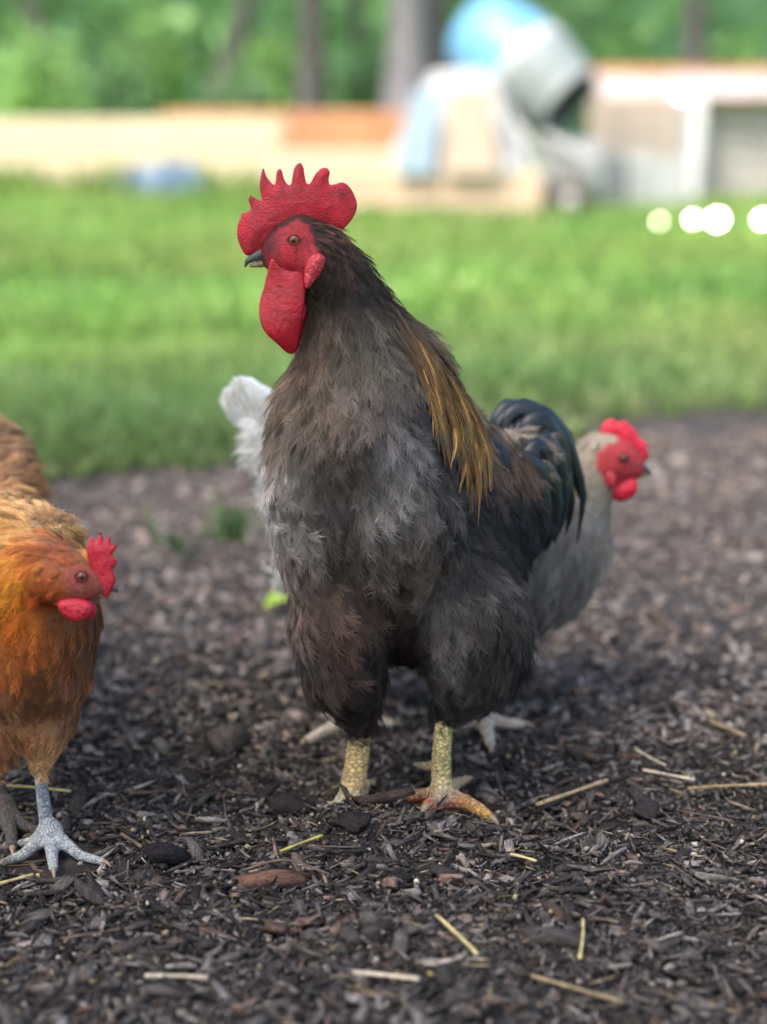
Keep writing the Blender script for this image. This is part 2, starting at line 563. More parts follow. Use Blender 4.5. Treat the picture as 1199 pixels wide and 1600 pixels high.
def tube(path, rad, sides=8, cap=True):
    c = np.asarray(path, float); k = len(c)
    rad = np.broadcast_to(rad, k)
    t = norm(np.gradient(c, axis=0))
    up = np.array([0.31, 0.17, 0.93]); f = norm(np.cross(t, up)); g = np.cross(t, f)
    a = np.linspace(0, 2 * math.pi, sides, endpoint=False)
    V = (c[:, None] + rad[:, None, None] * (np.cos(a)[None, :, None] * f[:, None] + np.sin(a)[None, :, None] * g[:, None])).reshape(-1, 3)
    F = [[i * sides + j, i * sides + (j + 1) % sides, (i + 1) * sides + (j + 1) % sides, (i + 1) * sides + j] for i in range(k - 1) for j in range(sides)]
    if cap:
        F.append(list(range(sides))[::-1]); F.append([(k - 1) * sides + j for j in range(sides)])
    return V, F

def box(x0, x1, y0, y1, z0, z1, bev=0.0):
    import bmesh
    bm = bmesh.new(); bmesh.ops.create_cube(bm, size=1)
    for v in bm.verts:
        v.co = Vector(((x0 + x1) / 2 + v.co.x * (x1 - x0), (y0 + y1) / 2 + v.co.y * (y1 - y0), (z0 + z1) / 2 + v.co.z * (z1 - z0)))
    if bev: bmesh.ops.bevel(bm, geom=list(bm.edges), offset=bev, segments=1, affect='EDGES')
    V = np.array([tuple(v.co) for v in bm.verts]); bm.verts.index_update()
    F = [[v.index for v in f.verts] for f in bm.faces]; bm.free()
    return V, F

def lathe(prof, sides=24):
    """prof: (r, z) list around Z"""
    V = []; F = []
    a = np.linspace(0, 2 * math.pi, sides, endpoint=False)
    for r, z in prof: V += [[r * math.cos(x), r * math.sin(x), z] for x in a]
    for i in range(len(prof) - 1):
        for j in range(sides):
            F.append([i * sides + j, i * sides + (j + 1) % sides, (i + 1) * sides + (j + 1) % sides, (i + 1) * sides + j])
    return np.array(V), F

def ball(c, r, seg=16):
    V, F = lathe([(r * math.sin(a), -r * math.cos(a)) for a in np.linspace(0.02, math.pi - 0.02, seg // 2 + 1)], seg)
    return V + np.asarray(c), F

def join(parts):
    V, F, o = [], [], 0
    for v, f in parts:
        V.append(np.asarray(v)); F += [[int(i) + o for i in q] for q in f]; o += len(v)
    return np.concatenate(V), F

# ------------------------------------------------------------------ ground
HUMPS = [(*G(560, 1300)[:2], 0.050, 0.022), (*G(640, 1320)[:2], 0.06, 0.012), (*G(300, 1380)[:2], 0.10, 0.010),
         (*G(700, 1560)[:2], 0.10, 0.012), (*G(1050, 1330)[:2], 0.14, 0.012)]
def hgt(x, y):
    x = np.asarray(x, float); y = np.asarray(y, float)
    h = 0.020 * (vn(x / 0.22, y / 0.22, 1) - 0.5) + 0.010 * (vn(x / 0.07, y / 0.07, 2) - 0.5)
    for hx, hy, s, a in HUMPS: h = h + a * np.exp(-((x - hx) ** 2 + (y - hy) ** 2) / (2 * s * s))
    return h

LAWN_EDGE = lambda x: 3.15 + 0.42 * np.clip(x, -3, 3) + 0.45 * (vn(x / 0.5 + 9, x * 0 + 3.3, 8) - 0.5) + 0.35 * (vn(x / 0.16 + 3, x * 0 + 7.3, 18) - 0.5)

def build_ground():
    m, nt, b = new_mat("mulch_soil")
    tc = N(nt, "ShaderNodeTexCoord")
    n1 = noise(nt, 26, 8, 0.7, tc.outputs["Object"]); n2 = noise(nt, 240, 6, 0.7, tc.outputs["Object"])
    r = ramp(nt, n1.outputs[0], [(0.3, lin((52, 48, 47))), (0.55, lin((80, 74, 72))), (0.75, lin((116, 108, 103)))])
    r2 = ramp(nt, n2.outputs[0], [(0.3, (0.6, 0.6, 0.6)), (0.7, (1.4, 1.4, 1.4))])
    nt.links.new(mulcol(nt, r.outputs[0], r2.outputs[0]), b.inputs["Base Color"])
    b.inputs["Roughness"].default_value = 0.85; b.inputs["Specular IOR Level"].default_value = 0.2
    bump(nt, b, n2.outputs[0], 1.0, 0.006)
    xs = np.arange(-1.9, 1.9, 0.009); ys = np.concatenate([np.arange(0.75, 2.2, 0.008), np.arange(2.2, 4.4, 0.03)])
    X, Yg = np.meshgrid(xs, ys)
    Z = hgt(X, Yg) + 0.006 * (vn(X / 0.022, Yg / 0.022, 4) - 0.5) + 0.004 * (vn(X / 0.011, Yg / 0.011, 6) - 0.5)
    nx, ny = len(xs), len(ys)
    i, j = np.meshgrid(np.arange(nx - 1), np.arange(ny - 1))
    a = (j * nx + i).ravel()
    F = np.stack([a, a + 1, a + nx + 1, a + nx], 1)
    o = mk("mulch_bed", np.stack([X.ravel(), Yg.ravel(), Z.ravel()], 1), F, m)
    o['kind'] = 'structure'; o['label'] = 'dark bark mulch and soil covering the near ground'
    # lawn soil sheet to the horizon
    m, nt, b = new_mat("lawn_soil")
    tc = N(nt, "ShaderNodeTexCoord")
    n1 = noise(nt, 2.2, 6, 0.7, tc.outputs["Object"])
    r = ramp(nt, n1.outputs[0], [(0.35, (0.08, 0.16, 0.03)), (0.6, (0.13, 0.26, 0.05)), (0.8, (0.18, 0.28, 0.08))])
    nt.links.new(r.outputs[0], b.inputs["Base Color"]); b.inputs["Roughness"].default_value = 0.9
    xs = np.linspace(-150, 150, 61); ys = np.linspace(-60, 300, 73)
    X, Yg = np.meshgrid(xs, ys); nx, ny = len(xs), len(ys)
    i, j = np.meshgrid(np.arange(nx - 1), np.arange(ny - 1)); a = (j * nx + i).ravel()
    o = mk("ground", np.stack([X.ravel(), Yg.ravel(), X.ravel() * 0 - 0.03], 1), np.stack([a, a + 1, a + nx + 1, a + nx], 1), m)
    o['kind'] = 'structure'; o['label'] = 'green grassy ground reaching back to the woods'

build_ground()

# ------------------------------------------------------------------ mulch chips
def chip_material():
    m, nt, b = new_mat("bark_chip")
    a = N(nt, "ShaderNodeAttribute", attribute_name="col"); l = N(nt, "ShaderNodeAttribute", attribute_name="lco")
    mp = N(nt, "ShaderNodeMapping"); mp.inputs["Scale"].default_value = (90, 800, 800)
    nt.links.new(l.outputs["Vector"], mp.inputs[0])
    n = noise(nt, 1.0, 5, 0.7, mp.outputs[0])
    r = ramp(nt, n.outputs[0], [(0.28, (0.25, 0.25, 0.25)), (0.5, (0.95, 0.95, 0.95)), (0.72, (2.2, 2.15, 2.1))])
    tc = N(nt, "ShaderNodeTexCoord")
    n2 = noise(nt, 130, 4, 0.7, tc.outputs["Object"])
    r2 = ramp(nt, n2.outputs[0], [(0.3, (0.6, 0.58, 0.56)), (0.7, (1.35, 1.35, 1.35))])
    c = mulcol(nt, mulcol(nt, a.outputs["Color"], r.outputs[0]), r2.outputs[0])
    nt.links.new(c, b.inputs["Base Color"])
    b.inputs["Roughness"].default_value = 0.9; b.inputs["Specular IOR Level"].default_value = 0.15
    bump(nt, b, n.outputs[0], 0.9, 0.0016)
    return m
CHIP = chip_material()

CHIP_PAL = np.array([lin(c) for c in [(52, 49, 49), (66, 62, 61), (84, 79, 77), (44, 41, 41), (98, 92, 89), (76, 67, 63), (116, 109, 105), (92, 76, 69), (140, 131, 124), (160, 147, 130)]])
CHIP_PAL = CHIP_PAL * np.array([1.01, 1.0, 0.96])
CHIP_W = np.array([20, 22, 18, 16, 10, 10, 6, 5, 3, 1.2]); CHIP_W = CHIP_W / CHIP_W.sum()

def chip_cloud(x, y, L, W, T, tiltsd, cols, zoff, M=7):
    """n irregular split chips with their own edges and thickness"""
    n = len(x)
    ang = np.linspace(0, 2 * math.pi, M, endpoint=False)[None] + rng.normal(0, 0.22, (n, M))
    rr = 0.55 + 0.8 * rng.random((n, M))
    ex = np.sign(np.cos(ang)) * np.abs(np.cos(ang)) ** 0.7
    ey = np.sign(np.sin(ang)) * np.abs(np.sin(ang)) ** 0.7
    lx = ex * rr * L[:, None] * 0.5; ly = ey * rr * W[:, None] * 0.5
    bend = rng.normal(0, 0.9, (n, 1)) / np.maximum(L[:, None], 1e-3) * 0.35; bend2 = rng.normal(0, 1.5, (n, 1)) / np.maximum(W[:, None], 1e-3) * 0.12
    lz = bend * lx ** 2 + bend2 * ly ** 2
    top = np.stack([lx, ly, lz + T[:, None] * (0.35 + 0.3 * rng.random((n, M)))], -1)
    bot = np.stack([lx * (0.8 + 0.3 * rng.random((n, M))), ly * (0.8 + 0.3 * rng.random((n, M))), lz - T[:, None] * (0.35 + 0.3 * rng.random((n, M)))], -1)
    ct = np.stack([rng.normal(0, 0.1, n) * L, rng.normal(0, 0.1, n) * W, T * (0.5 + 0.5 * rng.random(n))], -1)[:, None]
    loc = np.concatenate([top, bot, ct], 1)                # 2M+1
    yaw = rng.random(n) * 2 * math.pi; ta = rng.normal(0, tiltsd, n); tb = rng.normal(0, tiltsd * 1.3, n)
    cy, sy, ca, sa, cb, sb = np.cos(yaw), np.sin(yaw), np.cos(ta), np.sin(ta), np.cos(tb), np.sin(tb)
    X, Yl, Z = loc[..., 0], loc[..., 1], loc[..., 2]
    Y1 = Yl * cb[:, None] - Z * sb[:, None]; Z1 = Yl * sb[:, None] + Z * cb[:, None]
    X2 = X * ca[:, None] + Z1 * sa[:, None]; Z2 = -X * sa[:, None] + Z1 * ca[:, None]
    X3 = X2 * cy[:, None] - Y1 * sy[:, None]; Y3 = X2 * sy[:, None] + Y1 * cy[:, None]
    V = np.stack([X3 + x[:, None], Y3 + y[:, None], Z2 + (hgt(x, y) + zoff)[:, None]], -1)
    K = 2 * M + 1
    f = []
    for j in range(M):
        k = (j + 1) % M
        f.append([2 * M, j, k]); f.append([j, M + j, M + k]); f.append([j, M + k, k])
    for j in range(1, M - 1): f.append([M, M + j + 1, M + j])
    f = np.array(f)
    F = (np.arange(n)[:, None, None] * K + f[None]).reshape(-1, 3)
    C = np.repeat(cols[:, None], K, 1) * (0.85 + 0.3 * rng.random((n, K, 1)))
    off = rng.random((n, 1, 3)) * 10
    return V.reshape(-1, 3), F, C.reshape(-1, 3), (loc + off).reshape(-1, 3)

def scatter_ground(n, y0, y1, margin=1.15, pw=1.6):
    """denser towards the camera"""
    u = rng.random(n)
    y = (y0 ** (1 - pw) + u * (y1 ** (1 - pw) - y0 ** (1 - pw))) ** (1 / (1 - pw))
    x = (rng.random(n) * 2 - 1) * (y * 0.25 * margin + 0.12)
    return x, y

def build_mulch():
    sets = []
    def go(n, y0, y1, Lr, asp, T, tilt, zr, gain=1.0, M=7):
        x, y = scatter_ground(n, y0, y1)
        k = y < LAWN_EDGE(x) + 0.25 * rng.random(len(x)); x, y = x[k], y[k]; n = len(x)
        FT = np.array([G(690, 1262)[:2], G(550, 1268)[:2], G(85, 1340)[:2]])
        near = np.min(np.hypot(x[:, None] - FT[None, :, 0], y[:, None] - FT[None, :, 1]), 1) < 0.042
        L = Lr[0] * (Lr[1] / Lr[0]) ** (rng.random(n) ** 1.7)
        W = L * rng.uniform(asp[0], asp[1], n)
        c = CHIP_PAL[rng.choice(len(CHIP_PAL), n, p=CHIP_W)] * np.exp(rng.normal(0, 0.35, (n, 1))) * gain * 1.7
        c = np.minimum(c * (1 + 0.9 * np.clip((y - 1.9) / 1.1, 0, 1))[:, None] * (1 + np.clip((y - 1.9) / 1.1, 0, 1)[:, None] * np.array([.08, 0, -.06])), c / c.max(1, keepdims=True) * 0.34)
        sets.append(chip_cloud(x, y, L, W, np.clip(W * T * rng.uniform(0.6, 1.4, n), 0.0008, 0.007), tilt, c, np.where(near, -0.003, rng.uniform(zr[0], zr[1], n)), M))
    go(62000, 1.02, 1.75, (0.0025, 0.009), (0.3, 0.85), 0.32, 0.45, (-0.002, 0.005), M=6)
    go(6500, 1.02, 1.9, (0.010, 0.032), (0.18, 0.5), 0.28, 0.32, (0.0, 0.007))
    go(5000, 1.02, 2.0, (0.016, 0.045), (0.05, 0.12), 0.6, 0.22, (0.002, 0.009), M=6)
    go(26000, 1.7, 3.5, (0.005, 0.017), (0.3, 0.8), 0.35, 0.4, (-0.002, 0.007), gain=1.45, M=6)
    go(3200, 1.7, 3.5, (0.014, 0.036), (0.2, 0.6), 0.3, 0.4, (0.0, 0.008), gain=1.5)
    # pale grain crumbs
    x, y = scatter_ground(480, 1.02, 3.0); n = len(x); L = rng.uniform(0.002, 0.006, n)
    gp = np.array([lin(c) for c in [(190, 176, 128), (180, 168, 146), (205, 196, 176), (160, 148, 112)]])
    sets.append(chip_cloud(x, y, L, L * rng.uniform(0.5, 0.9, n), L * 0.6, 0.5, gp[rng.integers(0, 4, n)], rng.uniform(0.004, 0.009, n), 7))
    # fine straw fibres and splinters
    x, y = scatter_ground(700, 1.02, 2.4); n = len(x); L = rng.uniform(0.008, 0.030, n)
    fp = np.array([lin(c) for c in [(150, 132, 100), (120, 106, 92), (180, 164, 126), (96, 82, 72)]])
    sets.append(chip_cloud(x, y, L, rng.uniform(0.0007, 0.0014, n), np.full(n, .0008), 0.18, fp[rng.integers(0, 4, n)], rng.uniform(0.005, 0.010, n), 6))
    V, F, C, Lc, o = [], [], [], [], 0
    for v, f, c, l in sets:
        V.append(v); F.append(f + o); C.append(c); Lc.append(l); o += len(v)
    ob = mk("bark_mulch", np.concatenate(V), np.concatenate(F), CHIP, smooth=False, cols=np.clip(np.concatenate(C), 0, 1), vecs=np.concatenate(Lc))
    tag(ob, 'small dark bark mulch chips and pale grain crumbs covering the ground', 'mulch', kind='stuff')
build_mulch()

def chip_object(px, py, Lpx, aspect, col, yaw, label, group=None, thick=0.3, tilt=0.0, zo=0.008):
    g = G(px, py); L = Lpx * ppm(g[1], py)
    st = rng.bit_generator.state
    V, F, C, lc = chip_cloud(np.array([0.0]), np.array([0.0]), np.array([L]), np.array([L * aspect]), np.array([L * aspect * thick]), 0.0, np.asarray(col)[None], np.array([0.0]), 11)
    V[:, 2] -= hgt(0, 0)
    # undo the random turn of chip_cloud, then set the wanted one
    a = math.atan2(*(V[:22].reshape(2, 11, 3)[0][np.argmax(np.linalg.norm(V[:11, :2], axis=1))][[1, 0]]))
    o = mk("bark_chip", V, F, CHIP, smooth=False, cols=np.clip(C, 0, 1), vecs=lc)
    o.location = (float(g[0]), float(g[1]), float(hgt(g[0], g[1]) + zo))
    o.rotation_euler = (tilt, rng.normal(0, 0.12), yaw - a)
    tag(o, label, 'bark chip', group or 'large bark chips lying on the mulch')
    return o

for args in [
    (425, 1395, 120, 0.42, lin((112, 84, 70)), 0.1, 'long reddish brown bark chip lying below the rooster, largest of the chips'),
    (350, 1178, 62, 0.8, lin((96, 88, 84)), 0.5, 'blocky grey bark chip standing up left of the rooster legs', None, 0.7, 0.5, 0.014),
    (545, 1338, 60, 0.6, lin((52, 46, 46)), 0.2, 'flat black square chip just below the near toes of the rooster', None, 0.3, 0.35, 0.010),
    (462, 1290, 105, 0.3, lin((50, 46, 45)), 0.15, 'long dark bark slab lying in front of the buried rooster foot', None, 0.4, -0.3, 0.010),
    (596, 1306, 105, 0.3, lin((70, 60, 56)), -0.2, 'brownish bark slab lying between the two rooster feet', None, 0.4, -0.3, 0.008),
    (930, 1150, 40, 0.7, lin((74, 67, 66)), 0.9, 'small squarish grey chip behind the right-hand straw twigs'),
    (480, 1465, 50, 0.42, lin((118, 98, 90)), 0.15, 'smooth pinkish brown chip in the middle of the foreground'),
    (145, 1420, 65, 0.6, lin((82, 75, 72)), 2.1, 'broad grey chip tilted up below the foot of the orange hen', None, 0.2, 0.6, 0.012),
    (200, 1500, 60, 0.55, lin((88, 76, 70)), 0.4, 'grey brown flat chip in the lower left foreground'),
    (860, 1505, 110, 0.4, lin((84, 77, 74)), 0.15, 'wide grey bark piece right of the upright straw stalk'),
    (1010, 1290, 60, 0.55, lin((62, 57, 58)), 2.0, 'dark chip standing on edge at right below the twigs', None, 0.3, 0.7, 0.014),
    (270, 1360, 80, 0.45, lin((44, 40, 42)), 0.3, 'curled black bark chip right of the grey hen foot', None, 0.5, 0.5, 0.012),
    (700, 1395, 55, 0.6, lin((60, 54, 55)), -0.5, 'rounded black chip below the right foot of the rooster'),
    (590, 1500, 48, 0.6, lin((70, 64, 63)), 0.6, 'dull grey chip left of the bright straw stalk'),
]:
    chip_object(*args)

GRP = 'bark chips strewn over the mulch'
protos = []
for q in range(9):
    L = 1.0; asp = rng.uniform(0.22, 0.7)
    V, F, C, lc = chip_cloud(np.array([0.0]), np.array([0.0]), np.array([L]), np.array([L * asp]), np.array([L * asp * rng.uniform(0.2, 0.4)]), 0.0,
                             CHIP_PAL[[1, 2, 4, 5, 0, 6, 2, 7, 1][q]][None] * 1.1, np.array([0.0]), 9)
    V[:, 2] -= hgt(0, 0)
    protos.append(mesh_from(V, F, CHIP, smooth=False, cols=np.clip(C, 0, 1), vecs=lc * 0.03, name="bark_chip"))
cx_, cy_ = scatter_ground(230, 1.06, 1.9)
for i in range(230):
    o = bpy.data.objects.new("bark_chip", protos[i % 9]); COL.objects.link(o)
    s = rng.uniform(0.012, 0.028)
    o.location = (cx_[i], cy_[i], float(hgt(cx_[i], cy_[i])) + rng.uniform(0.006, 0.011))
    o.scale = (s, s, s); o.rotation_euler = (rng.normal(0, 0.4), rng.normal(0, 0.3), rng.uniform(0, 6.28))
    kind_ = ['near-black', 'dark grey', 'dusty grey', 'dull brown', 'near-black', 'light grey', 'dark grey', 'reddish brown', 'near-black'][i % 9]
    tag(o, 'loose %s bark chip lying on top of the mulch in the foreground' % kind_, 'bark chip', '%s %s' % (kind_, GRP))

# straws and twigs
def straw(px0, py0, px1, py1, w, col, label, name="straw", cat="straw", bow=0.0, lift=0.010):
    a, b = G(px0, py0), G(px1, py1)
    a[2] = hgt(a[0], a[1]) + lift; b[2] = hgt(b[0], b[1]) + lift
    mid = (a + b) / 2; mid[2] = max(mid[2], hgt(mid[0], mid[1]) + lift) + bow
    mid[:2] += rng.normal(0, 0.0008, 2)
    k = 10; c = spline([a, mid, b], k)
    V, F = tube(c, 0.75 * w * ppm(a[1], py0) * 0.5 * (1 + 0.15 * np.sin(np.linspace(0, 9, k))), 7)
    cc = np.repeat((np.asarray(col) * (0.8 + 0.4 * rng.random((k, 1)))), 7, 0)
    o = mk(name, V, F, STRAW, cols=np.clip(cc, 0, 1))
    tag(o, label, cat)
STRAW = mat_attr("straw_stalk", 0.55, 0.3, 0.35, 160, bumpd=0.0006, bscale=500)
yel, tan, pal, brn = lin((205, 188, 130)), lin((165, 142, 105)), lin((200, 186, 160)), lin((110, 92, 78))
for a in [
    (682, 1478, 745, 1540, 8, yel, 'bright yellow straw stalk slanting in the middle of the foreground'),
    (910, 1480, 905, 1535, 6, yel, 'short straw stalk standing upright in the right foreground'),
    (228, 1558, 326, 1562, 9, pal, 'pale straw stalk lying level in the lower left foreground'),
    (552, 1562, 655, 1578, 10, pal, 'pale thick straw stalk at the bottom below the slanting yellow one'),
    (828, 1565, 972, 1596, 8, tan, 'long tan straw stalk at the lower right edge of the picture'),
    (838, 1272, 948, 1238, 9, tan, 'thick tan twig slanting up to the right of the rooster foot', "twig", "twig"),
    (1005, 1222, 1085, 1236, 6, pal, 'pale split straw at right beyond the thick tan twig'),
    (1075, 1247, 1215, 1240, 7, tan, 'straw stalk running out of the picture at the right edge'),
    (1108, 1146, 1165, 1172, 7, tan, 'short tan straw farthest back on the right of the mulch'),
    (-15, 1236, 112, 1243, 5, yel, 'thin yellow straw lying behind the leg of the orange hen'),
    (378, 1384, 515, 1398, 5, brn, 'thin brown bowed twig lying over the reddish bark chip', "twig", "twig", 0.012),
    (438, 1358, 505, 1346, 6, lin((170, 165, 80)), 'yellow green straw just above the reddish bark chip'),
    (-10, 1395, 52, 1374, 7, yel, 'yellow straw under the front toes of the orange hen'),
    (95, 1480, 215, 1470, 5, brn, 'thin dark twig lying level in the left foreground', "twig", "twig"),
    (190, 1320, 222, 1345, 7, brn, 'short grey brown twig beside the long toe of the orange hen', "twig", "twig"),
    (798, 1362, 838, 1374, 6, yel, 'tiny yellow straw bit right of the rooster feet'),
    (1060, 1280, 1145, 1302, 4, brn, 'thin brown twig below the straws at right', "twig", "twig"),
    (990, 1190, 1040, 1215, 4, pal, 'very thin pale straw above the split straw at right'),
]:
    straw(*a)

# a fallen green leaf
def leaf_obj(px, py, wpx, col, label):
    g = G(px, py); s = wpx * ppm(g[1], py)
    V = []; F = []
    k = 9
    for i in range(k):
        u = i / (k - 1); w = math.sin(u ** 0.8 * math.pi) * 0.42
        for j in (-1, -0.5, 0, 0.5, 1): V.append([(u - 0.5) * s, j * w * s * 0.7, s * (0.18 * abs(j) * w * 2 + 0.35 * math.sin(u * 2.6))])
    for i in range(k - 1):
        for j in range(4): F.append([i * 5 + j, i * 5 + j + 1, (i + 1) * 5 + j + 1, (i + 1) * 5 + j])
    V = np.array(V); V2 = V.copy(); V2[:, 2] -= 0.0006
    F2 = [[q + len(V) for q in f[::-1]] for f in F]
    o = mk("leaf", np.concatenate([V, V2]), F + F2, mat_plain("leaf_green", col, 0.5, 0.3, var=0.25, scale=60), cols=None)
    o.location = (float(g[0]), float(g[1]), float(hgt(g[0], g[1])) + 0.006); o.rotation_euler = (0.5, 0, 0.2)
    tag(o, label, 'leaf')
leaf_obj(437, 955, 52, lin((140, 170, 40)), 'bright yellow green fallen leaf on the mulch left of the rooster')

# ------------------------------------------------------------------ feet
def foot(parent, shank, toes, spur=None, colf=None, mat=None, vox=0.0014, clawmat=None, k=0.007):
    """shank: list of (point, radius); toes: list of list of (point, radius). One skin, claws as sub-parts"""
    prims = []
    for ch in [shank] + toes + ([spur] if spur else []):
        prims += [[(ch[i][0], ch[i][1], ch[i + 1][0], ch[i + 1][1]) for i in range(len(ch) - 1)]]
    V, F = sdf_mesh(prims, vox, k)
    o = mk("leg", V, F, mat, parent, cols=colf(V))
    for t in toes:
        d = norm(t[-1][0] - t[-2][0]); r = t[-1][1]
        p0 = t[-1][0] - d * r * 0.5
        c = spline([p0, p0 + d * r * 2.2 + np.array([0, 0, 0.1 * r]), p0 + d * r * 4.0 - np.array([0, 0, 1.1 * r])], 7)
        c[:, 2] = np.maximum(c[:, 2], min(hgt(*p0[:2]) + 0.002, p0[2]))
        v, f = tube(c, r * np.array([0.75, 0.7, 0.6, 0.5, 0.38, 0.24, 0.08]), 8)
        mk("claw", v, f, clawmat, o)
    return o

def scale_mat(name, seam, bscale=190):
    """scaly shank: cells with dark seams"""
    m, nt, b = new_mat(name)
    a = N(nt, "ShaderNodeAttribute", attribute_name="col"); tc = N(nt, "ShaderNodeTexCoord")
    mp = N(nt, "ShaderNodeMapping"); mp.inputs["Scale"].default_value = (0.85, 0.85, 1.25)
    nt.links.new(tc.outputs["Object"], mp.inputs[0])
    v = N(nt, "ShaderNodeTexVoronoi", feature='DISTANCE_TO_EDGE'); v.inputs["Scale"].default_value = bscale
    nt.links.new(mp.outputs[0], v.inputs["Vector"])
    r = ramp(nt, v.outputs["Distance"], [(0.015, seam), (0.11, (1, 1, 1))])
    n = noise(nt, 210, 5, 0.7, tc.outputs["Object"])
    r2 = ramp(nt, n.outputs[0], [(0.34, (0.45, 0.47, 0.50)), (0.56, (1.12, 1.12, 1.12))])
    nt.links.new(mulcol(nt, mulcol(nt, a.outputs["Color"], r.outputs[0]), r2.outputs[0]), b.inputs["Base Color"])
    r3 = ramp(nt, v.outputs["Distance"], [(0.0, (0, 0, 0)), (0.25, (1, 1, 1))])
    bump(nt, b, r3.outputs[0], 0.9, 0.0012)
    b.inputs["Roughness"].default_value = 0.5; b.inputs["Specular IOR Level"].default_value = 0.35
    return m

CLAW = mat_plain("claw_horn", lin((150, 132, 105)), 0.35, 0.5, var=0.3, scale=300)
HORN = mat_plain("beak_horn", lin((74, 72, 78)), 0.35, 0.5, var=0.45, scale=240, bumpd=0.0004, bscale=500)
HORNL = mat_plain("beak_horn_pale", lin((128, 114, 88)), 0.4, 0.5, var=0.4, scale=240)
IRIS = mat_plain("eye_iris", lin((120, 66, 40)), 0.08, 0.7, var=0.4, scale=500)
PUPIL = mat_plain("eye_pupil", (0.004, 0.004, 0.004), 0.03, 0.8, var=0.0)
LID = mat_plain("eyelid_skin", lin((110, 30, 32)), 0.55, 0.3, var=0.4, scale=400, bumpd=0.0006, bscale=900)

def eye(parent, px, py, Y, rpx, side=-1.0, dirx=0.0):
    r = rpx * ppm(Y, py); c = P(px, py, Y)
    v, f = ball(c, r, 20); e = mk("eye", v, f, IRIS, parent)
    ax = norm(np.array([dirx, -1.0, 0.12]))
    v, f = ball(c + ax * r * 0.50, r * 0.60, 16); mk("pupil", v, f, PUPIL, e)
    q = np.linspace(0, 2 * math.pi, 25)
    up = np.array([0, 0, 1.0]); xx = norm(np.cross(ax, up)); zz = np.cross(xx, ax)
    ring = c + ax * r * 0.45 + (np.cos(q)[:, None] * xx * 1.02 + np.sin(q)[:, None] * zz * 0.86) * r
    v, f = tube(ring, 0.28 * r, 8, cap=False); mk("eyelid", v, f, LID, parent)

# ================================================================== THE ROOSTER
FY = float(G(690, 1272)[1])
base = G(620, 1275)
rooster = empty("rooster", (base[0], base[1], 0))
tag(rooster, 'dark grey brown rooster with tall red comb standing alert in the centre', 'rooster')

body = []
body += chain([(470, 380, 1.535, 38), (500, 395, 1.54, 46), (528, 440, 1.545, 56), (552, 520, 1.55, 78), (572, 600, 1.555, 108)])
body += chain([(470, 380, 1.535, 36), (436, 392, 1.533, 24), (424, 398, 1.533, 15)])
body += chain([(455, 405, 1.53, 28), (490, 420, 1.535, 34)])
body += chain([(572, 600, 1.555, 105), (545, 700, 1.545, 112), (560, 790, 1.56, 130), (590, 880, 1.58, 118)])
body += chain([(600, 610, 1.57, 105), (652, 722, 1.62, 112), (690, 800, 1.68, 125)])
body += chain([(614, 692, 1.56, 112), (650, 800, 1.60, 140), (660, 900, 1.59, 130)])
body += chain([(690, 745, 1.68, 108), (752, 748, 1.75, 74), (784, 735, 1.79, 44)])
body += chain([(494, 640, 1.53, 58), (478, 760, 1.512, 58), (490, 880, 1.515, 46)])
body += chain([(600, 690, 1.512, 82), (625, 800, 1.512, 92), (618, 880, 1.53, 84)])
body += chain([(560, 880, 1.58, 100), (533, 970, 1.525, 76), (538, 1045, 1.522, 64), (561, 1118, 1.54, 28)])
body += chain([(690, 880, 1.60, 115), (730, 965, 1.54, 90), (740, 1028, 1.54, 78), (714, 1088, 1.547, 36), (697, 1114, 1.55, 20)])
body += chain([(752, 1000, 1.57, 74), (762, 1045, 1.58, 54), (748, 1088, 1.578, 24)])
body += chain([(620, 900, 1.58, 105), (632, 965, 1.61, 66)])
V, F = sdf_mesh(body, 0.004, 0.022)
pp = proj(V)

FACE = np.array([(404, 398), (416, 376), (436, 358), (462, 344), (482, 350), (488, 366), (494, 386), (500, 398), (500, 425), (478, 436), (450, 434), (415, 415), (412, 398)], float)
def in_poly(p, poly):
    a, b = poly, np.roll(poly, -1, 0)
    c = ((a[None, :, 1] > p[:, None, 1]) != (b[None, :, 1] > p[:, None, 1])) & \
        (p[:, None, 0] < (b - a)[None, :, 0] * (p[:, None, 1] - a[None, :, 1]) / np.where((b - a)[None, :, 1] == 0, 1e-9, (b - a)[None, :, 1]) + a[None, :, 0])
    return c.sum(1) % 2 == 1

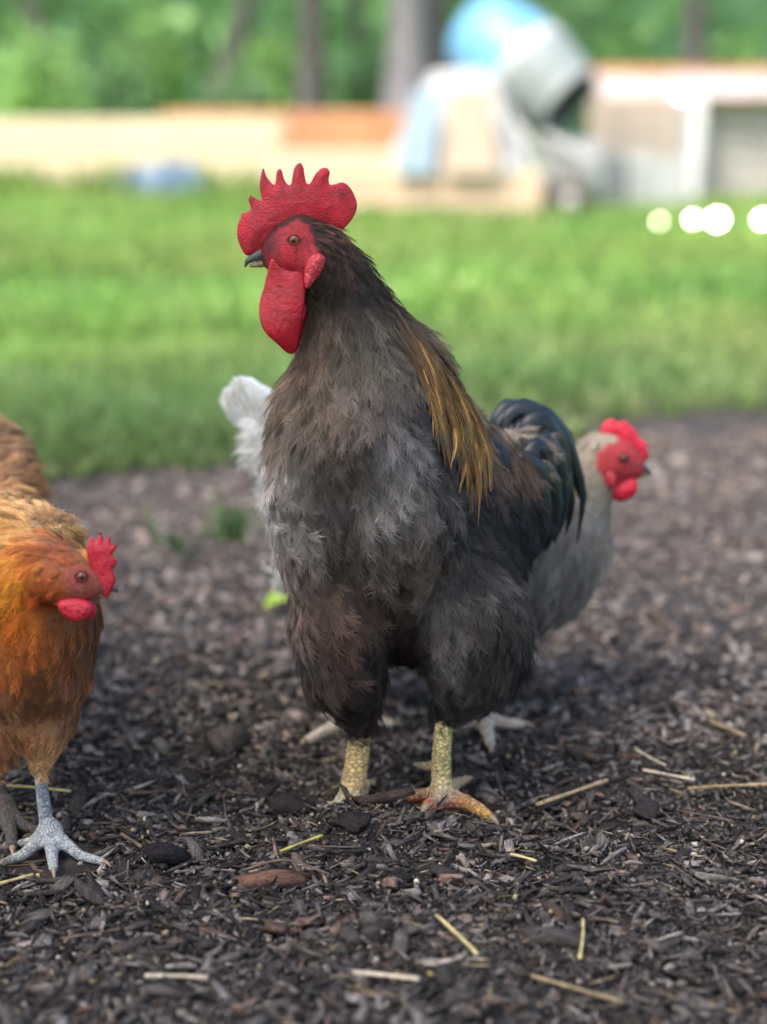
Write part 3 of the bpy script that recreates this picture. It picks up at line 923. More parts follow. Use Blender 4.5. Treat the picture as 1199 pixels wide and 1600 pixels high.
SEED = [((450, 615), (122, 102, 88)), ((425, 690), (130, 113, 103)), ((425, 780), (178, 171, 170)), ((460, 800), (128, 118, 114)), ((455, 860), (122, 108, 102)),
        ((470, 920), (104, 90, 84)), ((520, 690), (120, 104, 96)), ((520, 630), (124, 104, 92)), ((530, 780), (84, 76, 76)), ((620, 700), (108, 102, 105)), ((600, 780), (116, 110, 110)),
        ((700, 720), (72, 67, 70)), ((720, 800), (62, 58, 62)), ((560, 590), (112, 100, 92)), ((620, 590), (104, 96, 90)), ((650, 640), (72, 68, 72)), ((560, 520), (96, 86, 78)),
        ((600, 520), (92, 84, 78)), ((560, 450), (58, 50, 46)), ((580, 410), (46, 38, 35)), ((530, 370), (78, 50, 41)), ((500, 350), (84, 52, 42)), ((520, 430), (60, 44, 40)), ((620, 450), (72, 50, 42)),
        ((490, 520), (92, 74, 64)), ((476, 550), (104, 80, 66)), ((650, 520), (94, 82, 66)), ((600, 850), (104, 96, 92)), ((650, 880), (96, 80, 72)), ((570, 930), (62, 48, 45)), ((500, 930), (110, 84, 74)),
        ((520, 1000), (84, 60, 52)), ((475, 1030), (66, 60, 60)), ((550, 1090), (40, 33, 32)), ((520, 1060), (76, 60, 54)), ((690, 950), (90, 84, 84)), ((700, 1020), (92, 86, 87)), ((760, 1000), (66, 60, 59)),
        ((800, 960), (62, 57, 56)), ((790, 1050), (48, 43, 43)), ((700, 1090), (50, 45, 46)), ((630, 1000), (40, 33, 32)), ((625, 950), (56, 45, 41)), ((640, 1050), (38, 32, 31)), ((605, 1030), (44, 35, 33)), ((527, 720), (70, 60, 58)), ((528, 850), (74, 64, 62)), ((420, 740), (160, 148, 142)), ((425, 820), (176, 169, 167)), ((450, 810), (160, 152, 150)), ((810, 690), (128, 118, 106)), ((770, 690), (104, 88, 74)), ((790, 745), (84, 64, 56)), ((800, 800), (40, 38, 44)), ((780, 850), (36, 34, 40)), ((760, 790), (48, 45, 50)),  # dark seeds between the thighs and down the breast crease paint shade there
        ((720, 640), (92, 80, 60)), ((690, 600), (110, 92, 58)), ((760, 880), (70, 64, 64))]
SP = np.array([s[0] for s in SEED], float); SC = np.array([lin(s[1]) for s in SEED])
face = in_poly(pp, FACE) & (V[:, 1] < 1.55)
bc = idw(pp, SP, SC, 4) * 0.45  # skin darkened so gaps between feathers look shaded
bc[face] = idw(pp[face], np.array([(420, 385), (425, 405), (450, 395), (475, 360), (480, 400), (490, 415), (450, 425), (465, 385)], float), np.array([lin(c_) for c_ in [(96, 26, 32), (128, 30, 40), (176, 38, 54), (150, 36, 46), (190, 58, 72), (150, 40, 52), (158, 24, 44), (140, 34, 44)]]), 3)
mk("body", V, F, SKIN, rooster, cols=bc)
RV = V

# flow field: (photo pixel) -> direction in (image right, away, down)
FLOW = [((470, 360), (1.0, 0.2, 0.35)), ((540, 370), (0.7, 0.3, 0.8)), ((520, 450), (0.2, 0.1, 1)), ((590, 450), (0.55, 0.2, 0.9)), ((560, 540), (0.15, 0, 1)), ((640, 560), (0.45, 0.2, 1)),
        ((490, 540), (-0.1, 0, 1)), ((440, 640), (-0.35, 0.1, 1)), ((560, 640), (0.0, -0.1, 1)), ((640, 680), (0.4, 0.1, 1)), ((430, 780), (-0.1, 0.1, 1)), ((560, 800), (0.15, 0, 1)), ((660, 800), (0.25, 0.2, 1)),
        ((470, 920), (0.3, 0, 1)), ((520, 980), (0.6, 0, 1)), ((560, 1080), (0.1, 0, 1)), ((700, 980), (0.2, 0, 1)), ((780, 1040), (-0.1, 0.1, 1)), ((640, 980), (0, 0.2, 1)), ((820, 700), (0.9, 0.5, 0.3)), ((760, 760), (0.5, 0.5, 0.9))]
FP = np.array([f[0] for f in FLOW], float); FD = np.array([(f[1][0], f[1][1], -f[1][2]) for f in FLOW], float)

p, n = tri_sample(V, F, 120000)
k = thin(p, 0.0053)
p, n = p[k], n[k]
q = proj(p)
ok = ~(in_poly(q, FACE) & (p[:, 1] < 1.55))
ok &= ~((q[:, 0] < 440) & (q[:, 1] < 440))
ok &= ~((q[:, 1] < 352) & (q[:, 0] < 480))
p, n, q = p[ok], n[ok], q[ok]
d = idw(q, FP, FD, 3) + rng.normal(0, 1, p.shape) * np.interp(q[:, 1], [450, 620, 800], [0.16, 0.30, 0.40])[:, None]
c = idw(q, SP, SC, 4) * 1.12
clump = vn(q[:, 0] / 26, q[:, 1] / 30, 11) + 0.6 * vn(q[:, 0] / 12, q[:, 1] / 14, 12)
c = c * np.exp(rng.normal(0, 0.20, (len(p), 1)) + (clump[:, None] - 0.8) * 1.0)
c = c * (1 + rng.normal(0, 0.02, (len(p), 3))) * np.array([1.06, 1.04, 1.02])
c = c * .8 + c.mean(1, keepdims=True) * .2
L = np.interp(q[:, 1], [350, 400, 480, 600, 800, 1000, 1150], [0.012, 0.016, 0.021, 0.021, 0.020, 0.021, 0.017]) * rng.uniform(0.6, 1.2, len(p))
nearhead = np.hypot(q[:, 0] - 470, q[:, 1] - 395) < 62
L[nearhead] *= 0.7
W = L * rng.uniform(0.42, 0.66, len(p))
reg = np.where(q[:, 1] < 585 + (q[:, 0] - 560) * 0.25, 0, np.where(q[:, 1] > 930, 2, np.where((q[:, 0] > 735), 3, 1)))
for r_, nm, kw in [(0, "hackle_feathers", dict(barbs=38, lift=0.30, curl=0.2, mess=0.3)),
                   (1, "breast_feathers", dict(barbs=52, lift=0.38, curl=0.34, mess=0.5)),
                   (2, "thigh_feathers", dict(barbs=52, lift=0.32, curl=0.34, mess=0.5)),
                   (3, "saddle_feathers", dict(barbs=40, lift=0.28, curl=0.26, mess=0.36))]:
    s = reg == r_
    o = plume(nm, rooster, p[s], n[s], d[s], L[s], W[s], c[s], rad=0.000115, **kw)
    o['kind'] = 'stuff'
print("rooster feathers", len(p))

# head furniture
z = lambda pts: [(340 + x / 4.0, 240 + y / 4.0) for x, y in pts]
puff("comb", z([(180, 632), (150, 590), (125, 515), (128, 445), (148, 400), (152, 375), (180, 366), (205, 352), (208, 330), (194, 288), (208, 260), (232, 276), (272, 294), (276, 270), (264, 205), (274, 125), (289, 92), (305, 142),
        (343, 190), (362, 186), (370, 116), (390, 95), (405, 112), (416, 155), (438, 192), (460, 190), (470, 132), (485, 82), (515, 56), (537, 84), (545, 132), (556, 182), (580, 185), (610, 132), (645, 96), (680, 88), (702, 115), (695, 160),
        (704, 195), (740, 190), (780, 180), (822, 205), (852, 252), (872, 312), (866, 362), (842, 410), (808, 452), (782, 470), (740, 470), (690, 470), (640, 470), (560, 490), (500, 520), (440, 540), (390, 560), (330, 580), (270, 598), (220, 630)]),
     1.532, 0.0085, RED, rooster, spacing=2.0, tilt=0.04, edge=30, prof=0.55, disp=0.10, wav=0.0012)
puff("wattle", z([(335, 660), (312, 740), (288, 840), (262, 940), (268, 1040), (300, 1112), (372, 1182), (430, 1243), (468, 1254), (498, 1228), (512, 1160), (530, 1040), (548, 900), (552, 800), (540, 700), (480, 690), (400, 670)]),
     1.512, 0.009, REDW, rooster, spacing=2.0, tilt=0.10, edge=20, prof=0.5, disp=0.12, wav=0.004)
puff("wattle", z([(480, 720), (470, 900), (455, 1100), (462, 1200), (500, 1225), (525, 1150), (548, 1050), (575, 975), (602, 900), (610, 830), (600, 740)]),
     1.532, 0.008, REDW, rooster, spacing=2.5, tilt=0.10, edge=16, prof=0.5, disp=0.4, wav=0.002)
puff("earlobe", z([(543, 765), (553, 692), (580, 642), (620, 622), (657, 632), (674, 670), (652, 740), (612, 792), (572, 842), (548, 832)]),
     surfY(RV, 492, 424) - 0.001, 0.010, REDE, rooster, spacing=1.6, tilt=0.15, edge=12, prof=0.5, disp=0.4)
# beak
def beak(parent, up, lo, k=0.002):
    v, f = sdf_mesh(chain(up), 0.0010, 0.0012); mk("upper_beak", v, f, HORN, parent)
    v, f = sdf_mesh(chain(lo), 0.0010, 0.0012); mk("lower_beak", v, f, HORNL, parent)
beak(rooster, [(430, 392, 1.531, 12), (412, 396, 1.531, 9.5), (396, 402, 1.531, 7), (387, 408, 1.531, 4.5), (383, 417, 1.531, 1.5)],
     [(426, 408, 1.531, 8), (408, 412, 1.531, 6), (392, 415, 1.531, 3.0)])
eye(rooster, 460, 375, surfY(RV, 460, 375) + 0.0026, 8.6, dirx=-0.12)
# bristly brown feathers on the crown and cheek are part of hackle_feathers

# golden hackle feathers falling over the shoulder
gold, dark, rust = lin((218, 168, 100)), lin((48, 38, 33)), lin((104, 70, 52))
hp, hw, hc = [], [], []
for i in range(120):
    u = rng.random(); v = rng.random()
    x0, y0 = 624 + 70 * u - 10 * v, 480 + 125 * u + 60 * (v - .5)
    try: surfY(RV, x0 + 8, y0, 6)
    except ValueError: continue
    ln = rng.uniform(110, 185)
    dx = 0.42 + 0.14 * rng.random() - 0.1 * v; side = rng.uniform(-14, 14)
    Yb = 1.545 - 0.045 * v + 0.05 * u
    bulge = 8 + 10 * u
    pts = [(x0, y0, Yb), (x0 + dx * ln * .38 + bulge, y0 + ln * .36, Yb - 0.012), (x0 + dx * ln * .72 + bulge, y0 + ln * .74, Yb - 0.010), (x0 + dx * ln + side * .4, y0 + ln * 1.12, Yb - 0.004)]
    for t_ in range(4):
        try: pts[t_] = (pts[t_][0], pts[t_][1], surfY(RV, pts[t_][0], pts[t_][1], 9) - (0.001, 0.005, 0.006, 0.005)[t_])
        except ValueError: pts[t_] = (pts[t_][0], pts[t_][1], pts[t_ - 1][2] if t_ else Yb)
    path = [P(*t) for t in pts]
    mix = rng.random() ** .8
    ce = (gold * (1 - mix * .9) + rust * mix * .9) * (0.30 + 0.85 * rng.random() ** 1.3) * (0.5 + 0.5 * min(1, u + .35))
    w = rng.uniform(4, 8) * ppm(1.54)
    vane("hackle_feather", path, w, (0.35, -1, 0.35), dark, ce, VANE, rooster, k=14, tipc=ce * 0.95, basec=lin((74, 58, 48)))
    hp.append(path); hw.append(w); hc.append(ce)
o = fringe(hp, hw, hc, 40, 0.00016, HAIR, "hackle_fringe", rooster, np.array([0.35, -1, 0.35])); o['kind'] = 'stuff'

# wings: dark folded wing on the side towards the tail, another behind the breast
def wing(x0, flip, Yb, col, ncol):
    s = -1 if flip else 1
    C = lambda x, y, Y, r: (x0 + s * (x - 790), y, Y, r)
    prims = chain([C(760, 720, Yb, 36), C(790, 790, Yb + .01, 42), C(806, 850, Yb + .03, 26)]) + chain([C(760, 720, Yb, 34), C(824, 760, Yb + .07, 34), C(828, 830, Yb + .07, 22)])
    v, f = sdf_mesh(prims, 0.005, 0.008)
    w = mk("wing", v, f, VANE, rooster, cols=np.repeat(np.asarray(col)[None] * 0.5, len(v), 0))
    for i in range(15):
        u = i / 14
        a = C(752 + 70 * u, 715 + 20 * u, Yb - .028 + .09 * u, 0); b = C(778 + 66 * u, 790 + 20 * u, Yb - .038 + .09 * u, 0); e = C(812 + 40 * u + rng.uniform(-5, 5), 925 - 70 * u + rng.uniform(-16, 8), Yb - .005 + .09 * u, 0)
        ed = np.asarray(ncol) * rng.uniform(0.6, 1.6) if i % 5 else lin((96, 78, 66))
        vane("wing_feather", [P(*a[:3]), P(*b[:3]), P(*e[:3])], rng.uniform(26, 34) * ppm(1.6), (s * 0.45, -1, 0.1), np.asarray(ncol), ed, VANE_GLOSS, w, k=12, shape='blunt', cup=0.12)
    return w, C
navy = lin((24, 24, 30))
wing(790, False, 1.625, navy, navy * 1.0)
wing(492, True, 1.66, navy, navy * 1.0)
# soft coverts over the top of the wing
m_ = 260
xx = rng.uniform(735, 822, m_); yy = rng.uniform(700, 850, m_)
Yc = 1.590 + (xx - 740) / 120 * 0.085
pc = np.array([P(a, b, e) for a, b, e in zip(xx, yy, Yc)])
keepc = rng.random(m_) < np.clip(1.25 - (yy - 700) / 120, 0.08, 1)
cc = np.where((yy < 745)[:, None], lin((84, 68, 60)), lin((40, 37, 42))) * np.exp(rng.normal(0, .4, (m_, 1)))
o = plume("covert_feathers", rooster, pc[keepc], norm(np.tile([0.4, -1, 0.25], (m_, 1)))[keepc], (np.tile([0.3, 0.15, -1.0], (m_, 1)) + rng.normal(0, .2, (m_, 3)))[keepc],
          rng.uniform(.024, .040, m_)[keepc], rng.uniform(.009, .014, m_)[keepc], cc[keepc], barbs=30, rad=0.00022, mess=0.3, sink=0.0)
o['kind'] = 'stuff'
# fluffy grey saddle in front of the tail
m_ = 420
xx = rng.uniform(768, 836, m_); yy = rng.uniform(672, 728, m_); Yc = rng.uniform(1.67, 1.73, m_)
pc = np.array([P(a, b, e) for a, b, e in zip(xx, yy + (xx - 800) * 0.25, Yc)])
cc = idw(np.stack([xx, yy], 1), np.array([(780., 680.), (835., 700.), (790., 740.), (836., 745.)]), np.array([lin((150, 138, 126)), lin((120, 108, 100)), lin((112, 88, 76)), lin((64, 54, 52))])) * np.exp(rng.normal(0, .3, (m_, 1)))
o = plume("rump_feathers", rooster, pc, norm(np.tile([0.3, -1, 0.5], (m_, 1)) + rng.normal(0, .2, (m_, 3))), np.tile([0.75, 0.1, -0.45], (m_, 1)) + rng.normal(0, .35, (m_, 3)),
          rng.uniform(.016, .028, m_), rng.uniform(.008, .012, m_), cc, barbs=36, rad=0.00024, mess=0.5, lift=0.4, curl=0.6)
o['kind'] = 'stuff'

# tail
TAILB = mat_attr("tail_black_green", 0.42, 0.7, 0.35, 220, metal=0.25)
tb, te = lin((14, 17, 22)), lin((24, 44, 54))
TAIL = [([(806, 735), (792, 668), (812, 640), (858, 650), (892, 700), (912, 772), (902, 850)], 1.685, 26),
        ([(812, 740), (806, 672), (832, 642), (872, 664), (896, 712), (905, 780)], 1.700, 30),
        ([(818, 745), (822, 680), (846, 655), (874, 690), (886, 750), (878, 822)], 1.675, 34),
        ([(815, 745), (800, 680), (806, 645), (836, 640), (868, 668), (886, 715)], 1.715, 34),
        ([(825, 750), (838, 700), (858, 690), (876, 730), (880, 790), (866, 850)], 1.665, 34),
        ([(812, 740), (788, 690), (784, 655), (800, 636), (830, 642), (850, 665)], 1.730, 32),
        ([(828, 755), (850, 730), (866, 760), (868, 812), (852, 862)], 1.655, 30),
        ([(820, 748), (812, 690), (830, 662), (856, 672), (872, 716), (872, 770)], 1.685, 36),
        ([(824, 752), (830, 712), (846, 700), (858, 736), (858, 800), (842, 850)], 1.650, 34),
        ([(830, 765), (844, 760), (850, 800), (842, 850), (826, 882)], 1.640, 32),
        ([(815, 742), (796, 700), (790, 668), (802, 648), (822, 650), (840, 690)], 1.705, 36),
        ([(835, 750), (862, 720), (884, 745), (893, 790), (884, 838)], 1.680, 24),
        ([(826, 752), (818, 760), (826, 800), (832, 840), (826, 880)], 1.630, 34),
        ([(822, 740), (820, 720), (842, 735), (850, 780), (846, 830)], 1.637, 36)]
tailp = mk("tail", *sdf_mesh(chain([(800, 735, 1.76, 34), (828, 712, 1.76, 34)]) + chain([(820, 750, 1.75, 34), (842, 800, 1.74, 26)]), 0.005, 0.006), VANE, rooster)
tailp.data.attributes.new("col", 'FLOAT_COLOR', 'POINT').data.foreach_set("color", np.tile([*lin((18, 20, 24)), 1.0], len(tailp.data.vertices)).astype(np.float32))
for path, Y, w in TAIL:
    pts = [P(a, b, Y + 0.006 * i) for i, (a, b) in enumerate(path)]
    vane("tail_feather", pts, w * ppm(Y), (0.25, -1, 0.45), tb, te * rng.uniform(0.5, 1.1), TAILB, tailp, k=20, shape='blunt' if w > 28 else 'lance', cup=0.16)
vane("tail_feather", [P(850, 800, 1.685), P(862, 830, 1.69), P(860, 850, 1.695)], 16 * ppm(1.75), (0.2, -1, 0.3), lin((150, 104, 84)), lin((120, 76, 60)), VANE, tailp, k=8)

# legs
def colL(seedlist, pw=3):
    sp = np.array([s[0] for s in seedlist], float); sc = np.array([lin(s[1]) for s in seedlist])
    return lambda V: np.clip(idw(proj(V), sp, sc, pw), 0, 1)
SCALE = scale_mat("yellow_leg_scales", (0.50, 0.42, 0.32), 185)
def W_(px, py, Y, rpx): return (P(px, py, Y), rpx * ppm(Y, py))
def onG(px, py, r, dz=0.0):
    g = G(px, py); rr = r * ppm(g[1], py)
    g[2] = hgt(g[0], g[1]) + rr * 0.8 + dz + 0.006
    return (g, rr)
YL = 1.545
gl = G(556, 1262); gr = G(694, 1262)
toe0 = W_(549, 1262, YL - .006, 22)
foot(rooster, [W_(563, 1110, 1.548, 17), W_(563, 1150, YL, 18), W_(556, 1200, YL, 18.5), W_(549, 1250, YL - .004, 21)],
     [[toe0, onG(580, 1300, 12, -.014), onG(600, 1325, 9, -.022)], [toe0, onG(545, 1312, 12, -.018), onG(540, 1345, 9, -.026)],
      [toe0, onG(505, 1290, 11, -.016), onG(480, 1304, 8, -.022)], [toe0, onG(568, 1240, 10, -.002), onG(580, 1228, 7, -.003)]],
     colf=colL([((565, 1150), (218, 196, 142)), ((558, 1190), (226, 198, 136)), ((548, 1225), (216, 190, 136)), ((548, 1250), (190, 180, 150)), ((540, 1262), (196, 186, 165))]), mat=SCALE, clawmat=CLAW)
hub = W_(692, 1248, YL, 17)
foot(rooster, [W_(697, 1105, 1.552, 13.5), W_(693, 1140, YL, 14), W_(690, 1180, YL, 15), W_(690, 1215, YL, 16), W_(692, 1245, YL, 18)],
     [[hub, onG(664, 1270, 12), onG(638, 1284, 10, -.001)], [hub, onG(684, 1280, 13), onG(668, 1302, 11, -.002)],
      [hub, onG(724, 1272, 13), onG(748, 1286, 11), onG(764, 1294, 8, -.001)], [hub, onG(712, 1236, 9), onG(730, 1228, 6)]],
     spur=[W_(686, 1195, YL + .012, 9), W_(668, 1197, YL + .026, 7), W_(648, 1194, YL + .036, 3)],
     colf=colL([((695, 1130), (226, 214, 162)), ((692, 1165), (224, 206, 146)), ((690, 1200), (200, 184, 132)), ((690, 1225), (216, 200, 150)), ((692, 1245), (200, 182, 154)), ((665, 1262), (188, 92, 66)), ((648, 1275), (212, 130, 70)),
                ((665, 1285), (160, 140, 118)), ((655, 1296), (140, 126, 110)), ((705, 1262), (184, 112, 88)), ((725, 1268), (200, 156, 104)), ((752, 1282), (208, 164, 96)), ((650, 1194), (190, 172, 140))]), mat=SCALE, clawmat=CLAW)

# ================================================================== ORANGE HEN (left edge)
hb = G(60, 1330)
hen = empty("hen", (hb[0], hb[1], 0))
tag(hen, 'orange brown hen with lowered head at the left edge of the picture', 'hen')
hbody = []
hbody += chain([(108, 902, 1.395, 34), (70, 890, 1.41, 52), (20, 890, 1.44, 88), (-20, 920, 1.50, 120)])
hbody += chain([(108, 902, 1.395, 32), (140, 912, 1.39, 20), (158, 918, 1.39, 11)])
hbody += chain([(45, 960, 1.46, 100), (40, 1040, 1.47, 92), (50, 1110, 1.475, 62)])
hbody += chain([(80, 960, 1.48, 72), (85, 1040, 1.48, 56), (78, 1120, 1.48, 38), (62, 1195, 1.475, 17)])
hbody += chain([(20, 900, 1.55, 100), (-30, 900, 1.66, 150), (-60, 880, 1.76, 130)])
hbody += chain([(60, 870, 1.55, 70), (40, 850, 1.60, 60)])
hbody += chain([(-10, 790, 1.74, 78), (-40, 740, 1.82, 90), (-80, 680, 1.90, 60)])
hbody += chain([(-60, 1000, 1.58, 120), (-40, 1080, 1.56, 70), (5, 1170, 1.555, 24), (-2, 1200, 1.556, 14)])
V, F = sdf_mesh(hbody, 0.005, 0.022)
hp_ = proj(V)
HSEED = [((10, 830), (236, 170, 96)), ((30, 880), (236, 140, 56)), ((10, 920), (244, 150, 52)), ((30, 970), (226, 122, 48)), ((90, 870), (160, 84, 48)), ((70, 930), (176, 84, 44)), ((40, 1020), (190, 110, 56)), ((100, 980), (140, 84, 52)),
         ((140, 1000), (112, 76, 56)), ((60, 1080), (112, 68, 44)), ((110, 1090), (140, 92, 70)), ((20, 1130), (150, 104, 76)), ((70, 1180), (206, 158, 114)), ((40, 1150), (170, 118, 80)), ((80, 800), (230, 184, 126)), ((20, 790), (220, 166, 110)), ((140, 820), (224, 170, 96)),
         ((40, 720), (184, 136, 98)), ((10, 690), (190, 148, 110)), ((80, 755), (130, 84, 56)), ((150, 960), (112, 72, 52))]
HP = np.array([s[0] for s in HSEED], float); HC = np.array([lin(s[1]) for s in HSEED])
HFACE = np.array([(98, 896), (116, 884), (140, 884), (168, 905), (168, 928), (140, 938), (116, 940), (98, 926)], float)
hc_ = idw(hp_, HP, HC, 4) * 0.7  # darker skin paints the shade between her feathers
fm = in_poly(hp_, HFACE) & (V[:, 1] < 1.42); hc_[fm] = lin((150, 74, 64))
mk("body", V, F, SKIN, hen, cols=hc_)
p, n = tri_sample(V, F, 60000); k = thin(p, 0.0072); p, n = p[k], n[k]; q = proj(p)
ok = ~(in_poly(q, HFACE) & (p[:, 1] < 1.42)) & (q[:, 0] > -260) & ~((q[:, 0] > 140) & (q[:, 1] < 945) & (q[:, 1] > 860) & (p[:, 1] < 1.41))
p, n, q = p[ok], n[ok], q[ok]
HF = [((100, 870), (-1, .2, .3)), ((20, 860), (-1, .2, .3)), ((30, 930), (-.7, .1, .8)), ((60, 980), (-.1, .1, 1)), ((60, 1080), (0, .1, 1)), ((130, 1020), (-.15, .3, 1)), ((60, 1180), (0, 0, 1)), ((80, 800), (-.3, .6, .5)), ((100, 790), (.3, .5, .6)), ((40, 720), (0.2, .8, .3))]
d = idw(q, np.array([f[0] for f in HF], float), np.array([(f[1][0], f[1][1], -f[1][2]) for f in HF], float), 3) + rng.normal(0, .18, p.shape)
c = idw(q, HP, HC, 4) * np.exp(rng.normal(0, .22, (len(p), 1))) * (1 + rng.normal(0, .04, (len(p), 3))) * 1.05
back = (q[:, 1] < 835)
c[back] *= np.where(rng.random((back.sum(), 1)) < 0.35, 0.5, 1.15)
L = np.interp(q[:, 1], [700, 850, 900, 1000, 1200], [0.030, 0.022, 0.018, 0.018, 0.015]) * rng.uniform(.8, 1.25, len(p))
L[np.hypot(q[:, 0] - 120, q[:, 1] - 905) < 55] *= 0.5
s = back
for s, nm in [(back, "back_feathers"), (~back & (q[:, 1] < 960), "neck_feathers"), (q[:, 1] >= 960, "breast_feathers")]:
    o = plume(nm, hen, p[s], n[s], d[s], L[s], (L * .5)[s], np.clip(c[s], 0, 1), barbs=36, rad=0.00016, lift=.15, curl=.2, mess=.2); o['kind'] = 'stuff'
print("hen feathers", len(p))
HRED = mat_comb("hen_comb_red", lin((168, 18, 40)), lin((214, 40, 66)), 900, 0.0010)
puff("comb", [(138, 850), (143, 838), (150, 846), (157, 832), (164, 844), (173, 835), (174, 850), (184, 853), (176, 866), (184, 878), (177, 890), (181, 906), (175, 922), (168, 934), (158, 930), (150, 916), (142, 890), (136, 866)], 1.388, 0.007, HRED, hen, spacing=3, edge=18, disp=.3)
puff("wattle", [(92, 940), (104, 934), (124, 934), (142, 942), (146, 956), (134, 968), (118, 972), (102, 964), (92, 952)], 1.378, 0.010, HRED, hen, spacing=3, edge=10, disp=.4)
puff("wattle", [(112, 938), (134, 936), (150, 946), (150, 960), (138, 968), (120, 962)], 1.398, 0.008, HRED, hen, spacing=3, edge=10, disp=.4)
beak(hen, [(154, 916, 1.392, 9), (168, 917, 1.392, 7), (180, 921, 1.392, 4), (185, 925, 1.392, 1.5)], [(152, 926, 1.39, 8), (164, 928, 1.39, 6), (174, 929, 1.39, 3)])
eye(hen, 128, 900, surfY(V, 128, 900) + .001, 8.5, dirx=0.15)
GREYSC = scale_mat("grey_leg_scales", (0.72, 0.72, 0.72), 300)
YH = 1.475
hub = (G(80, 1318) + np.array([0, 0, 0.012]), 13 * ppm(1.47, 1318))
hcol = colL([((65, 1225), (150, 160, 166)), ((72, 1270), (166, 172, 176)), ((80, 1320), (184, 186, 186)), ((40, 1335), (188, 186, 176)), ((0, 1355), (150, 140, 120)), ((150, 1355), (178, 180, 180)), ((85, 1360), (190, 194, 194))])
foot(hen, [W_(62, 1190, YH, 10), W_(66, 1235, YH, 10), W_(72, 1280, YH, 11), hub],
     [[hub, onG(125, 1346, 8), onG(160, 1358, 6)], [hub, onG(82, 1345, 9.5), onG(84, 1362, 7.5)], [hub, onG(36, 1344, 8.5), onG(6, 1354, 6)], [hub, onG(50, 1322, 8), onG(34, 1323, 6.5)]],
     colf=hcol, mat=GREYSC, clawmat=CLAW)
hub = (G(5, 1280) + np.array([0, 0, 0.012]), 15 * ppm(1.55, 1280))
foot(hen, [W_(-2, 1196, 1.556, 10), W_(0, 1240, 1.553, 11), hub],
     [[hub, onG(40, 1296, 9), onG(62, 1304, 7)], [hub, onG(18, 1308, 10), onG(20, 1330, 8)], [hub, onG(-26, 1300, 9), onG(-50, 1306, 7)], [hub, onG(-14, 1272, 8), onG(-24, 1268, 6)]],
     colf=lambda V: np.repeat(lin((96, 86, 80))[None], len(V), 0), mat=GREYSC, clawmat=CLAW)

# ================================================================== PALE HEN (behind the rooster)
pb = G(640, 1140)
pale = empty("hen", (pb[0], pb[1], 0))
tag(pale, 'pale grey hen with white tail standing behind the dark rooster', 'hen')
PY = float(G(640, 1148)[1]) + 0.09
pbody = []
pbody += chain([(966, 722, PY, 34), (940, 715, PY, 40), (915, 760, PY, 48), (882, 830, PY, 68), (836, 880, PY, 92)])
pbody += chain([(966, 722, PY, 32), (984, 730, PY, 15), (994, 733, PY, 9)])
pbody += chain([(850, 862, PY, 88), (780, 870, PY, 124), (660, 850, PY, 140), (560, 820, PY, 122), (500, 760, PY, 80), (450, 690, PY, 48)])
pbody += chain([(540, 860, PY, 110), (500, 880, PY, 56)])
pbody += chain([(700, 930, PY - .02, 60), (735, 1000, PY - .03, 44), (745, 1050, PY - .03, 16)])
pbody += chain([(600, 930, PY + .03, 60), (575, 1000, PY + .04, 44), (560, 1060, PY + .04, 16)])
V, F = sdf_mesh(pbody, 0.006, 0.022)
pq = proj(V)
PSEED = [((340, 600), (224, 226, 226)), ((430, 680), (222, 222, 220)), ((445, 890), (220, 220, 220)), ((560, 850), (206, 204, 200)), ((900, 800), (134, 127, 120)), ((930, 700), (170, 154, 134)), ((910, 760), (152, 140, 124)), ((940, 830), (134, 128, 122)),
         ((880, 930), (112, 106, 101)), ((830, 970), (94, 88, 83)), ((860, 880), (126, 120, 114)), ((740, 1000), (170, 165, 160))]
PP = np.array([s[0] for s in PSEED], float); PC = np.array([lin(s[1]) for s in PSEED])
PFACE = np.array([(935, 705), (950, 694), (985, 700), (1000, 720), (1000, 740), (985, 755), (950, 765), (936, 740)], float)
pc_ = idw(pq, PP, PC, 4) * .8  # skin toned down to paint shade in the plumage gaps
fm = (in_poly(pq, PFACE) & (V[:, 1] < PY)) | ((pq[:, 0] > 962) & (pq[:, 1] < 775)); pc_[fm] = lin((172, 54, 60))
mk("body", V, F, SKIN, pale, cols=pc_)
p, n = tri_sample(V, F, 30000); k = thin(p, 0.0095); p, n = p[k], n[k]; q = proj(p)
ok = ~(in_poly(q, PFACE)) & ~((q[:, 0] > 955) & (q[:, 1] < 775))
p, n, q = p[ok], n[ok], q[ok]
d = np.where((q[:, 0] > 820)[:, None], [-0.35, 0.05, -1.0], [-1.0, 0.0, -0.35]) + rng.normal(0, .15, p.shape)
c = idw(q, PP, PC, 4) * np.exp(rng.normal(0, .15, (len(p), 1)))
L = np.where(np.hypot(q[:, 0] - 960, q[:, 1] - 725) < 70, .014, .032) * rng.uniform(.8, 1.2, len(p))
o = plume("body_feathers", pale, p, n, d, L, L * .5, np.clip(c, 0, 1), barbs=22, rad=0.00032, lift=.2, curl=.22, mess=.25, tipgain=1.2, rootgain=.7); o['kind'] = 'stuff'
wt = lin((228, 229, 228))
ptail = mk("tail", *sdf_mesh(chain([(470, 720, PY, 44), (420, 665, PY, 30)]), .006, .006), VANE, pale, cols=None)
ptail.data.attributes.new("col", 'FLOAT_COLOR', 'POINT').data.foreach_set("color", np.tile([*wt, 1.0], len(ptail.data.vertices)).astype(np.float32))
for i in range(11):
    u = i / 10 - .5
    vane("tail_feather", [P(480 + 30 * u, 735 + 20 * abs(u), PY + .06 * u), P(425 - 40 * u * .4, 668 + 22 * u, PY + .08 * u), P(350 + 16 * abs(u) - 30 * u, 606 + 44 * u + rng.uniform(-4, 4), PY + .09 * u)], 52 * ppm(PY), (-.2, -1, .3), wt, wt * .92, VANE, ptail, k=12, shape='blunt')
